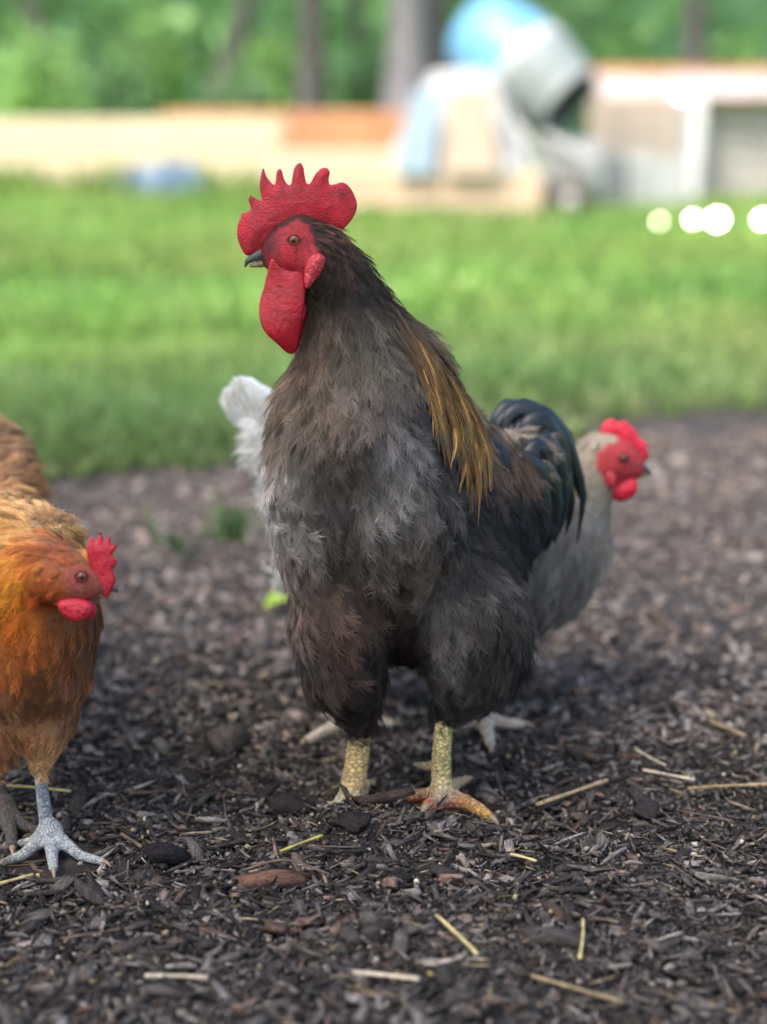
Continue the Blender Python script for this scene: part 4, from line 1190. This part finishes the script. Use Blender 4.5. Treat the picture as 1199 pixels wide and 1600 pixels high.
PRED = mat_comb("pale_hen_red", lin((206, 16, 44)), lin((228, 36, 64)), 700, 0.001)
puff("comb", [(938, 688), (938, 672), (944, 660), (956, 654), (966, 660), (976, 656), (984, 664), (994, 672), (1000, 684), (1010, 692), (1014, 712), (1006, 722), (998, 716), (988, 704), (970, 694), (950, 692)], PY, .011, PRED, pale, spacing=4, edge=12, disp=.4)
puff("wattle", [(952, 762), (966, 752), (984, 746), (996, 752), (996, 766), (988, 778), (972, 784), (956, 778)], PY - .016, .011, PRED, pale, spacing=4, edge=12, disp=.4)
puff("wattle", [(962, 760), (986, 750), (998, 760), (990, 772), (972, 776)], PY + .012, .009, PRED, pale, spacing=4, edge=12, disp=.4)
puff("earlobe", [(944, 742), (950, 734), (960, 738), (964, 752), (958, 764), (950, 764)], PY - .027, .009, REDE, pale, spacing=4, edge=8)
beak(pale, [(990, 728, PY, 11), (1004, 731, PY, 8), (1014, 736, PY, 4), (1019, 741, PY, 1.5)], [(990, 740, PY, 8), (1002, 741, PY, 6), (1012, 742, PY, 3)])
eye(pale, 974, 716, surfY(V, 974, 716) + .002, 7, dirx=.2)
PINK = scale_mat("pale_leg_scales", (.7, .65, .6), 240)
pcol = lambda V: np.repeat(lin((216, 200, 180))[None], len(V), 0)
for (sx, Yt, fx, fy) in [(560, PY + .04, 548, 1140), (745, PY - .03, 752, 1138)]:
    hub = (G(fx, fy) + np.array([0, 0, .012]), 14 * ppm(PY, fy))
    foot(pale, [W_(sx, 1050, Yt, 10), W_((sx + fx) / 2, 1090, (Yt + hub[0][1]) / 2, 11), hub],
         [[hub, onG(fx - 48, fy + 18, 9), onG(fx - 66, fy + 25, 7)], [hub, onG(fx + 40, fy + 8, 9), onG(fx + 62, fy + 8, 7)], [hub, onG(fx + 10, fy + 24, 10), onG(fx + 14, fy + 40, 8)], [hub, onG(fx - 22, fy - 10, 8), onG(fx - 36, fy - 14, 6)]],
         colf=pcol, mat=PINK, clawmat=CLAW, vox=.0025)

# ================================================================== LAWN
def build_grass():
    Vs, Fs, Cs, o = [], [], [], 0
    pal = np.array([(0.20, 0.34, 0.07), (0.25, 0.42, 0.10), (0.15, 0.28, 0.06), (0.29, 0.44, 0.11), (0.32, 0.39, 0.15)])
    def blades(n, y0, y1, hr, w, pw, broad=False):
        nonlocal o
        u = rng.random(n)
        y = (y0 ** (1 - pw) + u * (y1 ** (1 - pw) - y0 ** (1 - pw))) ** (1 / (1 - pw))
        x = (rng.random(n) * 2 - 1) * (y * 0.37 + 0.8)
        e = LAWN_EDGE(x)
        clump = vn(x / .28, y / .28, 21) * .6 + vn(x / .9, y / .9, 22) * .4
        k = (y - e) > (0.62 - clump) * 2.0 * np.exp(-np.maximum(y - e, 0) * .9)
        k &= (y - e) > -.45
        k &= rng.random(n) < np.clip(clump * 2.2 - .1, .12, 1) * np.clip(.25 + (y - e) / .55, .12, 1)
        x, y, clump = x[k], y[k], clump[k]; n = len(x)
        h = rng.uniform(hr[0], hr[1], n) * (0.45 + 1.0 * clump); a = rng.random(n) * 6.283
        ww = w * rng.uniform(.7, 1.3, n)
        dx, dy = np.cos(a), np.sin(a); ln = rng.uniform(.1, .75, n) * h
        b = rng.random(n) * 6.283; lx, ly = np.cos(b) * ln, np.sin(b) * ln
        z0 = np.full(n, -.03)
        prof = [(0, .6, 0), (.35, 1.0, .45), (.75, 1.0 if broad else .7, .85), (1.15, .12, 1.0)]
        V = []
        for (lf, wf, hf) in prof:
            for s in (-1, 1):
                V.append(np.stack([x + dx * ww * wf * s * .5 + lx * lf, y + dy * ww * wf * s * .5 + ly * lf, z0 + h * hf * (1 - .2 * lf * (ln / h))], 1))
        V = np.stack(V, 1)
        f = np.array([[0, 1, 3, 2], [2, 3, 5, 4], [4, 5, 7, 6]])
        F = (np.arange(n)[:, None, None] * 8 + f).reshape(-1, 4) + o
        edge_dull = np.clip(1.0 - (y - LAWN_EDGE(x)) / 2.2, 0, 1)[:, None] * .75  # blades darker and greyer towards the mulch
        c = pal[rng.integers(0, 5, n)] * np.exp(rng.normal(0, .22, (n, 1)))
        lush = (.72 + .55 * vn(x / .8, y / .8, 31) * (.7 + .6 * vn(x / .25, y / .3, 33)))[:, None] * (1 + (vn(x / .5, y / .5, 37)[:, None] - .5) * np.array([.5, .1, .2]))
        c = c * lush * (1 - edge_dull * .45); c = c * (1 - edge_dull * .3) + c.mean(1, keepdims=True) * edge_dull * .3
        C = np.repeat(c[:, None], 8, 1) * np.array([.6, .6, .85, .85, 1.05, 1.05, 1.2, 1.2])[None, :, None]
        Vs.append(V.reshape(-1, 3)); Fs.append(F); Cs.append(C.reshape(-1, 3)); o += n * 8
    blades(62000, 2.3, 5.2, (.05, .12), .006, 1.5)
    blades(30000, 2.4, 5.2, (.03, .08), .022, 1.5, True)
    blades(48000, 5.0, 12.5, (.05, .13), .014, 1.3)
    blades(20000, 5.0, 12.5, (.04, .09), .040, 1.3, True)
    blades(16000, 12.5, 26, (.08, .30), .045, 1.2)
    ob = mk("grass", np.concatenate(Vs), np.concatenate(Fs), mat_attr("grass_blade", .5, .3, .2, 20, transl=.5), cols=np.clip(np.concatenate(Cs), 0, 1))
    tag(ob, 'bright green grass and low weeds growing behind the mulch', 'grass', kind='stuff')
build_grass()

# ================================================================== BACKGROUND YARD
CREAM = mat_plain("pine_cream", (0.66, 0.55, 0.38), .65, .25, var=.12, scale=3)
CEDAR = mat_plain("cedar_orange", (0.58, 0.27, 0.14), .65, .25, var=.2, scale=3)
PEACH = mat_plain("pine_peach", (0.64, 0.46, 0.33), .65, .25, var=.12, scale=3)
def lumber(px0, px1, pytop, pybot, rows, layers, mats, label, yaw=0.0, th=None):
    g0, g1 = G(px0, pybot, -0.03), G(px1, pybot, -0.03); Y = g0[1]
    Lx = g1[0] - g0[0]; H = P(px0, pytop, Y)[2] + 0.03
    r = empty("lumber_stack", ((g0[0] + g1[0]) / 2, Y, -0.03)); tag(r, label, 'lumber')
    bear = 0.08; lh = (H - bear) / layers; w = 0.145
    v, f = box(-Lx / 2, Lx / 2, 0, w, 0, lh - .006, .004)
    mes = [mesh_from(v, f, m, smooth=False, name="plank") for m in mats]
    vb, fb = box(-.045, .045, 0, w * rows + .02, 0, bear, .004)
    bm_ = mesh_from(vb, fb, mats[0], smooth=False, name="bearer")
    for x in (-.38, 0, .38):
        o = bpy.data.objects.new("bearer", bm_); COL.objects.link(o); o.parent = r; o.location = (x * Lx, 0, 0)
    for l in range(layers):
        for k in range(rows):
            o = bpy.data.objects.new("plank", mes[rng.integers(0, len(mes))]); COL.objects.link(o); o.parent = r
            o.location = (rng.normal(0, .02), k * (w + .006) + rng.normal(0, .004), bear + l * lh)
    r.rotation_euler = (0, 0, yaw)
lumber(-190, 440, 186, 304, 4, 8, [CREAM], 'long stack of cream pine boards at the left behind the grass')
lumber(255, 660, 174, 290, 5, 9, [CEDAR], 'stack of orange brown boards behind the cream stacks')
lumber(432, 652, 238, 342, 3, 5, [CREAM, PEACH, PEACH], 'short low stack of peach boards behind the comb of the rooster')
lumber(935, 1330, 104, 300, 3, 9, [CEDAR], 'stack of orange boards behind the wooden crates at right')

# crumpled blue tarp at the foot of the cream stack
def cloth_heap(px0, px1, pyt, pyb, depth, col, name, label, seed, cat):
    g0, g1 = G(px0, pyb, -.02), G(px1, pyb, -.02); Y = g0[1]; H = P(px0, pyt, Y)[2] + .02
    nx, ny = 44, 24; V = []
    for j in range(ny):
        for i in range(nx):
            u, w = i / (nx - 1), j / (ny - 1)
            e = min(1, 4 * min(u, 1 - u)) * min(1, 4 * min(w, 1 - w))
            h = H * e ** .5 * (.75 + .5 * (float(vn(u * 7, w * 4, seed)) - .4)) if e > 0 else 0
            V.append([g0[0] + (g1[0] - g0[0]) * u, Y + depth * w + .02 * float(vn(u * 9, w * 9, seed + 1)), -.02 + max(h, 0)])
    F = [[j * nx + i, j * nx + i + 1, (j + 1) * nx + i + 1, (j + 1) * nx + i] for j in range(ny - 1) for i in range(nx - 1)]
    o = mk(name, np.array(V), F, mat_plain(name + "_cloth", col, .55, .35, var=.15, scale=6), smooth=True); tag(o, label, cat)
cloth_heap(150, 330, 252, 312, .5, (0.09, 0.14, 0.24), "tarp", 'crumpled blue tarp lying at the foot of the cream boards', 41, 'tarp')

# tarp-covered pile on a base of peach boards
def covered_pile():
    Y = float(G(700, 344, -.03)[1]); r = empty("covered_pile", (*P(720, 344, Y)[:2], -.03))
    tag(r, 'white and cream tarp-covered pile narrowing to the top beside the mixer', 'covered pile')
    zt, zm, zb = P(730, 114, Y)[2], P(730, 266, Y)[2], -.03
    x = lambda px: P(px, 230, Y)[0]
    n = 64; rings = []
    for lv in range(15):
        s = lv / 14; z_ = zt + (zm - .02 - zt) * s
        L_, R_ = x(676) + (x(606) - x(676)) * s, x(790) + (x(838) - x(790)) * s
        D = .28 + .22 * s; c0 = (L_ + R_) / 2; hw = (R_ - L_) / 2
        ring = []
        for i in range(n):
            a = 2 * math.pi * i / n
            ca, sa = math.cos(a), math.sin(a); e = .45
            fold = 1 + (.02 + .05 * s) * math.sin(a * 9 + 2 * math.sin(a * 2)) + .03 * s * math.sin(a * 17 + 1)
            ring.append([c0 + hw * np.sign(ca) * abs(ca) ** e * fold, Y + .5 + D * np.sign(sa) * abs(sa) ** e * fold, z_ + .015 * math.sin(a * 3)])
        rings.append(ring)
    V = np.array(rings).reshape(-1, 3); top = np.array([[(x(676) + x(790)) / 2, Y + .5, zt + .03]])
    F = [[l * n + i, (l + 1) * n + i, (l + 1) * n + (i + 1) % n, l * n + (i + 1) % n] for l in range(14) for i in range(n)] + [[len(V), i, (i + 1) % n] for i in range(n)]
    mk("cover_sheet", np.concatenate([V, top]), F, mat_plain("white_sheet", (.40, .40, .395), .6, .3, var=.06, scale=4), r)
    # side flap in bluish white, front board in cream
    v, f = box(-.17, .17, 0, .02, 0, abs(zt - zm) * .86, .004)
    v = v.copy(); v[:, 0] = v[:, 0] * (1 - .25 * v[:, 2] / v[:, 2].max())
    v[:, 1] += .12 * v[:, 2]
    mk("front_board", v + np.array([x(735), Y - .06, zm - .02]), f, mat_plain("cream_board", (.46, .36, .28), .6, .3, var=.08, scale=4), r, smooth=False)
    v2 = v.copy(); v2[:, 0] = v2[:, 0] * .7 + .35 * v[:, 2] * .55
    mk("side_flap", v2 + np.array([x(645), Y - .05, zm - .02]), f, mat_plain("bluish_sheet", (.29, .37, .44), .5, .35, var=.05, scale=4), r, smooth=False)
    w = (x(842) - x(604)) ; lh = (zm - zb) / 4
    v, f = box(-w / 2, w / 2, 0, .16, 0, lh - .006, .004)
    ms = [mesh_from(v, f, m, smooth=False, name="plank") for m in (PEACH, PEACH, CREAM)]
    for l in range(4):
        for k in range(5):
            o = bpy.data.objects.new("plank", ms[rng.integers(0, 3)]); COL.objects.link(o); o.parent = r
            o.location = (float(rng.normal(0, .02)), k * .166 + .02, l * lh)
covered_pile()

# concrete mixer
def mixer():
    Y = float(G(870, 338, -.03)[1]) + .15; s = ppm(Y, 150)
    r = empty("concrete_mixer", (*P(860, 338, Y)[:2], -.03)); tag(r, 'concrete mixer with blue and white drum tipped down to the right', 'concrete mixer')
    c = P(815, 100, Y); ax = norm(P(905, 186, Y) - P(735, 34, Y)); ax = norm(ax + np.array([0, -.50, 0]))
    M = np.array(Matrix(Vector(ax).to_track_quat('Z', 'Y').to_matrix()) if False else Vector(ax).to_track_quat('Z', 'Y').to_matrix())
    BLUE = mat_plain("mixer_blue", (.12, .31, .50), .4, .4, var=.08, scale=5)
    WHITE = mat_plain("mixer_white", (.23, .26, .26), .45, .4, var=.12, scale=5)
    MOUTH_SHADE = mat_plain("mixer_mouth_shade", (.012, .012, .014), .6, .3, var=.3, scale=5)
    GREY = mat_plain("mixer_grey", (.42, .42, .42), .5, .4, var=.15, scale=5)
    RUBBER = mat_plain("wheel_rubber", (.10, .075, .06), .8, .2, var=.3, scale=9)
    def put(prof, name, mat, par, sides=32):
        v, f = lathe([(a * s, b * s) for a, b in prof], sides)
        return mk(name, v @ M.T + c, f, mat, par)
    drum = put([(8, -104), (58, -104), (66, -98), (74, -40), (77, 8)], "drum_base", BLUE, r)
    put([(78, 6), (79, 14), (78, 22), (76, 24)], "ring_gear", GREY, r)
    put([(77, 20), (74, 44), (66, 80), (58, 100), (60, 105), (57, 105), (54, 100), (62, 79), (70, 38), (72, 6)], "drum_mouth", WHITE, r)
    put([(0, 84), (52, 92), (54, 95)], "drum_mouth_shade", MOUTH_SHADE, r)  # near-black disc behind the lip paints the shade in the opening
    for a in (0.4, 2.5, 4.6):
        v, f = box(-.012, .012, .12, .17, .02, .28, .003)
        R = np.array([[math.cos(a), -math.sin(a), 0], [math.sin(a), math.cos(a), 0], [0, 0, 1]])
        mk("mixing_blade", (v @ R.T) @ M.T + c, f, GREY, r, smooth=False)
    # stand
    g = lambda px, py, dy=0.0: P(px, py, Y + dy)
    for dy in (-.28, .30):
        v, f = tube([g(800, 190, dy), g(850, 250, dy), g(846, 338, dy)], .026, 10); mk("leg", v, f, GREY, r)
        v, f = tube([g(850, 210, dy), g(930, 255, dy), g(944, 338, dy)], .026, 10); mk("leg", v, f, GREY, r)
    v, f = tube([g(800, 190, -.28), g(810, 180, 0), g(800, 190, .30)], .03, 10); mk("yoke", v, f, GREY, r)
    v, f = tube([g(846, 300, -.28), g(846, 300, .30)], .022, 10); mk("axle", v, f, GREY, r)
    a, b = g(846, 305), g(940, 215)
    v, f = box(min(a[0], b[0]) + .02, max(a[0], b[0]) - .02, Y - .18, Y + .2, a[2], b[2], .02); mk("motor_housing", v, f, mat_plain("housing_grey", (.50, .48, .46), .5, .4, var=.12, scale=6), r)
    for dy in (-.36, .36):
        v, f = lathe([(.02, -.03), (.08, -.03), (.11, -.02), (.11, .02), (.08, .03), (.02, .03)], 24)
        v = v[:, [0, 2, 1]]; w = mk("wheel", v + g(890, 315, dy), f, RUBBER, r)
        v2, f2 = lathe([(.002, -.036), (.05, -.036), (.055, .036), (.002, .036)], 16); mk("rim", v2[:, [0, 2, 1]] + g(890, 315, dy), f2, GREY, w)
mixer()

# wooden crates with a white sheet over them
def crate(px0, px1, pyt, pyb, depth, col, label, dy):
    Y = float(G(px0, pyb, -.03)[1]) + dy; a, b = P(px0, pyb, Y), P(px1, pyb, Y); H = P(px0, pyt, Y)[2] + .03
    r = empty("crate", ((a[0] + b[0]) / 2, Y, -.03)); tag(r, label, 'crate'); W = b[0] - a[0]
    m = mat_plain("crate_wood", col, .75, .2, var=.15, scale=5)
    nb = 6; bh = H / nb
    v, f = box(-W / 2, W / 2, 0, .022, 0, bh - .012, .003); me = mesh_from(v, f, m, smooth=False, name="board")
    v2, f2 = box(-.011, .011, 0, depth - .05, 0, bh - .012, .003); ms = mesh_from(v2, f2, m, smooth=False, name="board")
    for i in range(nb):
        for y in (0, depth - .022):
            o = bpy.data.objects.new("board", me); COL.objects.link(o); o.parent = r; o.location = (0, y, i * bh)
        for x in (-W / 2 + .012, W / 2 - .012):
            o = bpy.data.objects.new("board", ms); COL.objects.link(o); o.parent = r; o.location = (x, .025, i * bh)
    v, f = box(-.03, .03, -.022, -.002, 0, H, .003); mp_ = mesh_from(v, f, m, smooth=False, name="batten")
    for x in (-W / 2 + .04, W / 2 - .04):
        o = bpy.data.objects.new("batten", mp_); COL.objects.link(o); o.parent = r; o.location = (x, 0, 0)
    v, f = box(-W / 2, W / 2, 0, depth, H - .004, H + .016, .003); o = mk("lid", v, f, m, None, smooth=False); o.parent = r
    return r
crate(938, 1062, 158, 326, .8, (.42, .36, .30), 'tan wooden crate right of the concrete mixer', 0.0)
crate(1088, 1330, 156, 322, .8, (.46, .43, .39), 'grey tan wooden crate at the right edge of the picture', 0.0)
def sheet_on_crates():
    Y = float(G(938, 324, -.03)[1]); r = []
    x0, x1 = P(932, 150, Y)[0], P(1335, 150, Y)[0]; zt = P(932, 158, Y)[2] + .03; zc = P(932, 112, Y)[2] 
    nx, ny = 60, 22; V = []
    for j in range(ny):
        w = j / (ny - 1)
        for i in range(nx):
            u = i / (nx - 1)
            V.append([x0 + (x1 - x0) * u, Y - .04 + .95 * w + .02 * math.sin(u * 30), zt + (zc - zt) * (math.sin(math.pi * min(1, w * 1.02 + .0)) ** .5) * (.75 + .35 * float(vn(u * 8, w * 3, 61)))])
    F = [[j * nx + i, j * nx + i + 1, (j + 1) * nx + i + 1, (j + 1) * nx + i] for j in range(ny - 1) for i in range(nx - 1)]
    o = mk("cover_sheet", np.array(V), F, mat_plain("pinkish_sheet", (.40, .355, .345), .6, .3, var=.06, scale=4)); tag(o, 'pinkish white sheet heaped over the wooden crates', 'cover sheet')
    a, b = P(1050, 140, Y - .09), P(1094, 322, Y - .09)
    V = []; n = 26
    for j in range(n):
        for i in range(14):
            u = i / 13
            V.append([a[0] + (b[0] - a[0]) * u, Y - .10 + .018 * math.sin(u * 11 + j * .1), a[2] + (b[2] - a[2]) * j / (n - 1)])
    F = [[j * 14 + i, (j + 1) * 14 + i, (j + 1) * 14 + i + 1, j * 14 + i + 1] for j in range(n - 1) for i in range(13)]
    V = np.array(V); V2 = V + np.array([0, .012, 0])
    o = mk("hanging_cloth", np.concatenate([V, V2]), F + [[q + len(V) for q in f[::-1]] for f in F], mat_plain("white_cloth", (.66, .66, .65), .6, .3, var=.04, scale=4)); tag(o, 'white cloth hanging down between the two wooden crates', 'cloth')
sheet_on_crates()
# low pale blocks in front of the first crate
def blocks():
    Y = float(G(960, 332, -.03)[1]) - .1
    m = mat_plain("pale_block", (.40, .41, .40), .8, .2, var=.1, scale=6)
    for i, (px, py, lab) in enumerate([(950, 292, 'pale concrete block nearest the concrete mixer'), (1002, 290, 'pale concrete block in the middle of the row of three'), (1048, 290, 'pale concrete block below the hanging white cloth')]):
        a = P(px - 24, 332, Y); b = P(px + 24, 240 if i < 2 else 250, Y)
        H = b[2] + .03
        W = b[0] - a[0]
        v1 = [box(0, W, 0, .035, 0, H, .004), box(0, W, .155, .19, 0, H, .004), box(0, .03, .036, .154, 0, H, .003), box(W - .03, W, .036, .154, 0, H, .003), box(W / 2 - .015, W / 2 + .015, .036, .154, 0, H, .003)]
        v, f = join(v1)
        o = mk("concrete_block", v + np.array([a[0], Y, -.03]), f, m, smooth=False); tag(o, lab, 'concrete block')
blocks()

# tin reflectors added and aimed at the sun to make the glints
STEEL = mat_plain("polished_tin", (.93, .90, .80), .10, .5, metal=1.0, var=.04, scale=20)
def tin(px, py, r_, label, z0=None, Y=None):
    if Y is None: g = G(px, py, .06)
    else: g = P(px, py, Y)
    view = norm(np.array([0, 0, CAMZ]) - g); h = norm(view + norm(SUN_DIR))
    v, f = lathe([(.0005, .0), (r_ * .80, .0), (r_ * .84, .004), (r_, .004), (r_, -.030), (r_ * .97, -.030), (r_ * .97, -.004), (.0005, -.004)], 28)
    M = np.array(Vector(h).to_track_quat('Z', 'Y').to_matrix())
    o = mk("tin_reflector", v @ M.T, f, STEEL, smooth=False); o.location = [float(t) for t in g]; tag(o, label, 'tin lid')
tin(1030, 346, .007, 'tiny tin reflector added on the grass for the dull leftmost glint')
tin(1083, 343, .011, 'tin reflector added on the grass for the glint left of the brightest')
tin(1121, 343, .026, 'tin reflector added on the grass at right for the brightest glint')
tin(1192, 343, .016, 'tin reflector added for a glint on the grass at the right edge')
tin(1066, 150, .018, 'small tin reflector added for the glare above the hanging white cloth', Y=float(G(938, 324, -.03)[1]) - .13)

# ================================================================== TREES AND WOODS
BARK = mat_plain("bark_grey", (.10, .095, .09), .9, .15, var=.4, scale=7, bumpd=.02, bscale=18)
BARKL = mat_plain("bark_pale", (.17, .17, .18), .9, .15, var=.3, scale=7, bumpd=.02, bscale=18)
LEAFM = mat_attr("tree_leaf", .5, .3, .2, 4, transl=.5)
def leaf_cloud(cs, size, pal):
    n = len(cs)
    t = norm(rng.normal(0, 1, (n, 3))); a = norm(np.cross(t, rng.normal(0, 1, (n, 3))))
    s = size * rng.uniform(.6, 1.4, n)[:, None]
    V = np.stack([cs - t * s, cs + a * s * .45 + t * s * .1, cs + t * s, cs - a * s * .45 + t * s * .1], 1)
    nn = np.cross(t, a) * s * .18; V[:, 1] += nn; V[:, 3] += nn
    F = np.arange(n * 4).reshape(n, 4)
    c = pal[rng.integers(0, len(pal), n)] * np.exp(rng.normal(0, .25, (n, 1)))
    return V.reshape(-1, 3), F, np.repeat(c, 4, 0)
PALT = np.array([(.05, .12, .03), (.07, .16, .035), (.04, .09, .03), (.10, .20, .04)])
def tree(px, w_px, Y, mat, label, lean=0.0, H=9.0, pale=False):
    b = P(px, 160, Y); R = w_px * ppm(Y, 100) * .5
    r = empty("tree", (b[0], Y, -.03)); tag(r, label, 'tree', 'trees beyond the yard')
    zs = np.linspace(-.1, H * .75, 14)
    path = np.stack([b[0] + lean * (zs - .6) + .05 * np.sin(zs * 1.3), Y + .06 * np.cos(zs), zs], 1)
    v, f = tube(path, R * (1.25 * np.exp(-np.maximum(zs, 0) * 2.2) + 1 - .06 * zs), 14)
    v = v + rng.normal(0, R * .05, v.shape); tr = mk("trunk", v, f, mat, r)
    cs = []
    for i in range(7):
        a = i * 2.4; z0 = H * (.38 + .05 * i); st = np.array([b[0] + lean * z0, Y, z0])
        e = st + np.array([math.cos(a) * 1.7, math.sin(a) * 1.7, 1.0 + .2 * i])
        v, f = tube(spline([st, (st + e) / 2 + np.array([0, 0, -.15]), e], 6), R * np.linspace(.4, .12, 6), 7); mk("limb", v, f, mat, tr)
        for _ in range(3): cs.append(e + rng.normal(0, .75, 3))
    cs = np.array(cs); pts = (cs[rng.integers(0, len(cs), 800)] + rng.normal(0, .6, (800, 3)))
    V, F, C = leaf_cloud(pts, .14, PALT); mk("crown", V, F, LEAFM, r, smooth=False, cols=C)
def added_shade_tree():  # unseen tree added to darken the mulch and the birds
    r = empty("tree", (-2.6, -1.6, -.03)); tag(r, 'unseen leafy tree added behind the viewpoint to shade the mulch', 'tree')
    zs = np.linspace(-.1, 4.2, 10)
    v, f = tube(np.stack([-2.6 + .05 * zs, -1.6 + .03 * zs, zs], 1), .20 * (1 - .1 * zs) + .12 * np.exp(-np.maximum(zs, 0) * 3), 14)
    tr = mk("trunk", v, f, BARK, r)
    ends = []
    for i in range(12):
        a = i * 2.4; st = np.array([-2.45, -1.5, 2.4 + .12 * i]); e = st + np.array([math.cos(a), math.sin(a), .45]) * np.array([2.3, 2.3, 1.6])
        v, f = tube(spline([st, (st + e) / 2 + np.array([0, 0, .2]), e], 6), np.linspace(.08, .02, 6), 7); mk("limb", v, f, BARK, tr); ends += [e, (st + e) / 2, e + rng.normal(0, .6, 3)]
    ends = np.array(ends); n = 3600
    pts = ends[rng.integers(0, len(ends), n)] + rng.normal(0, .6, (n, 3)); pts[:, 2] = np.maximum(pts[:, 2], 2.2)
    V, F, C = leaf_cloud(pts, .13, PALT); mk("crown", V, F, LEAFM, r, smooth=False, cols=C)
added_shade_tree()
tree(632, 62, 16.0, BARKL, 'thick pale grey tree trunk left of the concrete mixer')
tree(668, 46, 16.8, BARK, 'dark trunk added as the shaded right side of the thick pale trunk')  # added trunk, stands in for the shaded right side of the pale one
tree(482, 40, 17.5, BARK, 'dark straight tree trunk above the comb of the rooster')
tree(1076, 36, 16.5, BARK, 'dark slim tree trunk above the hanging white cloth')
tree(330, 30, 19.0, BARK, 'dim leaning tree trunk above the left board stacks', lean=.35)
tree(556, 22, 20.0, BARK, 'thin dim tree trunk between the dark and the pale trunks')
tree(95, 26, 20.0, BARK, 'dim leaning tree trunk at the far left', lean=-.3)
tree(1290, 50, 19.0, BARK, 'dark tree trunk just outside the right edge')

def shrub(px, py_top, w_px, Y, pal, label, n=700):
    b = P(px, 160, Y); s = ppm(Y, 100); H = P(px, py_top, Y)[2] + .03; R = w_px * s * .5
    r = empty("shrub", (b[0], Y, -.03)); tag(r, label, 'shrub', 'shrubs under the trees')
    tw = []
    for i in range(7):
        a = i * .9; tw.append(tube(spline([np.array([b[0], Y, -.05]), np.array([b[0] + .4 * R * math.cos(a), Y + .4 * R * math.sin(a), H * .5]), np.array([b[0] + .8 * R * math.cos(a), Y + .8 * R * math.sin(a), H * .9])], 5), .012, 6))
    v, f = join(tw); mk("stems", v, f, BARK, r)
    u = norm(rng.normal(0, 1, (n, 3))) * (rng.random((n, 1)) ** .4) * np.array([R, R, H * .55]) * (.75 + .5 * rng.random((n, 1)))
    u = u + np.array([b[0], Y, H * .5]); u[:, 2] = np.maximum(u[:, 2], 0)
    V, F, C = leaf_cloud(u, .085, pal); mk("foliage", V, F, LEAFM, r, smooth=False, cols=C)
PL = np.array([(.30, .50, .16), (.34, .56, .18), (.25, .44, .15)]); PD = np.array([(.16, .30, .13), (.19, .35, .14), (.14, .26, .13)])
shrub(60, 60, 150, 18.0, PL, 'light green shrub at the far left under the trees')
shrub(190, 90, 120, 18.6, PD, 'dark green shrub between the two leftmost light ones')
shrub(235, 30, 120, 20.5, PL, 'tall light green shrub left of the leaning trunk')
shrub(375, 125, 100, 16.0, PD, 'low dark green shrub behind the orange boards')
shrub(420, 70, 110, 19.0, PL, 'light green shrub left of the dark straight trunk')
shrub(570, 95, 110, 18.2, PD, 'dark green shrub right of the dark straight trunk')
shrub(980, 60, 130, 18.5, PL, 'light green shrub above the tan crate')
shrub(1150, 75, 130, 18.0, PL, 'light green shrub right of the slim dark trunk')
shrub(720, 40, 120, 19.0, PD, 'dark green shrub behind the blue mixer drum')

def woods():
    n = 52000
    x = rng.uniform(-16, 16, n); y = rng.uniform(22, 32, n)
    z = rng.uniform(-.0, 1, n) ** 1.2 * (5.5 + 3 * vn(x / 2.5, y / 2.5, 71))
    c = vn(x / 1.3, z / .9 + y * .3, 72)
    k = rng.random(n) < np.clip(c * 2.2 - .15, .1, 1)
    pts = np.stack([x, y, z], 1)[k]
    V, F, C = leaf_cloud(pts, .20, np.array([(.29, .46, .23), (.34, .54, .25), (.24, .40, .24), (.40, .58, .27), (.26, .42, .28)]))  # leaf greens lightened and greyed in place of haze
    m = vn(pts[:, 0] / 1.6, pts[:, 2] / 1.1, 75)
    C = C * np.repeat(.80 + .75 * m, 4)[:, None]
    o = mk("woodland", V, F, LEAFM, smooth=False, cols=np.clip(C, 0, 1)); tag(o, 'dense green woodland closing off the yard at the back', 'woodland', kind='stuff')
    xs = np.linspace(-90, 90, 60); ys = np.linspace(34, 110, 20)
    X, Yg = np.meshgrid(xs, ys); Z = -.05 + np.clip((Yg - 34) / 12, 0, 1) ** .6 * (8 + 3 * vn(X / 9, Yg / 9, 77)) 
    a = (np.arange(19)[:, None] * 60 + np.arange(59)[None]).ravel()
    o = mk("hill", np.stack([X.ravel(), Yg.ravel(), Z.ravel()], 1), np.stack([a, a + 1, a + 61, a + 60], 1), mat_plain("wooded_hill", (.035, .085, .035), .95, .1, var=.5, scale=.6)); o['kind'] = 'structure'; o['label'] = 'dark green wooded rise behind the woodland'
woods()
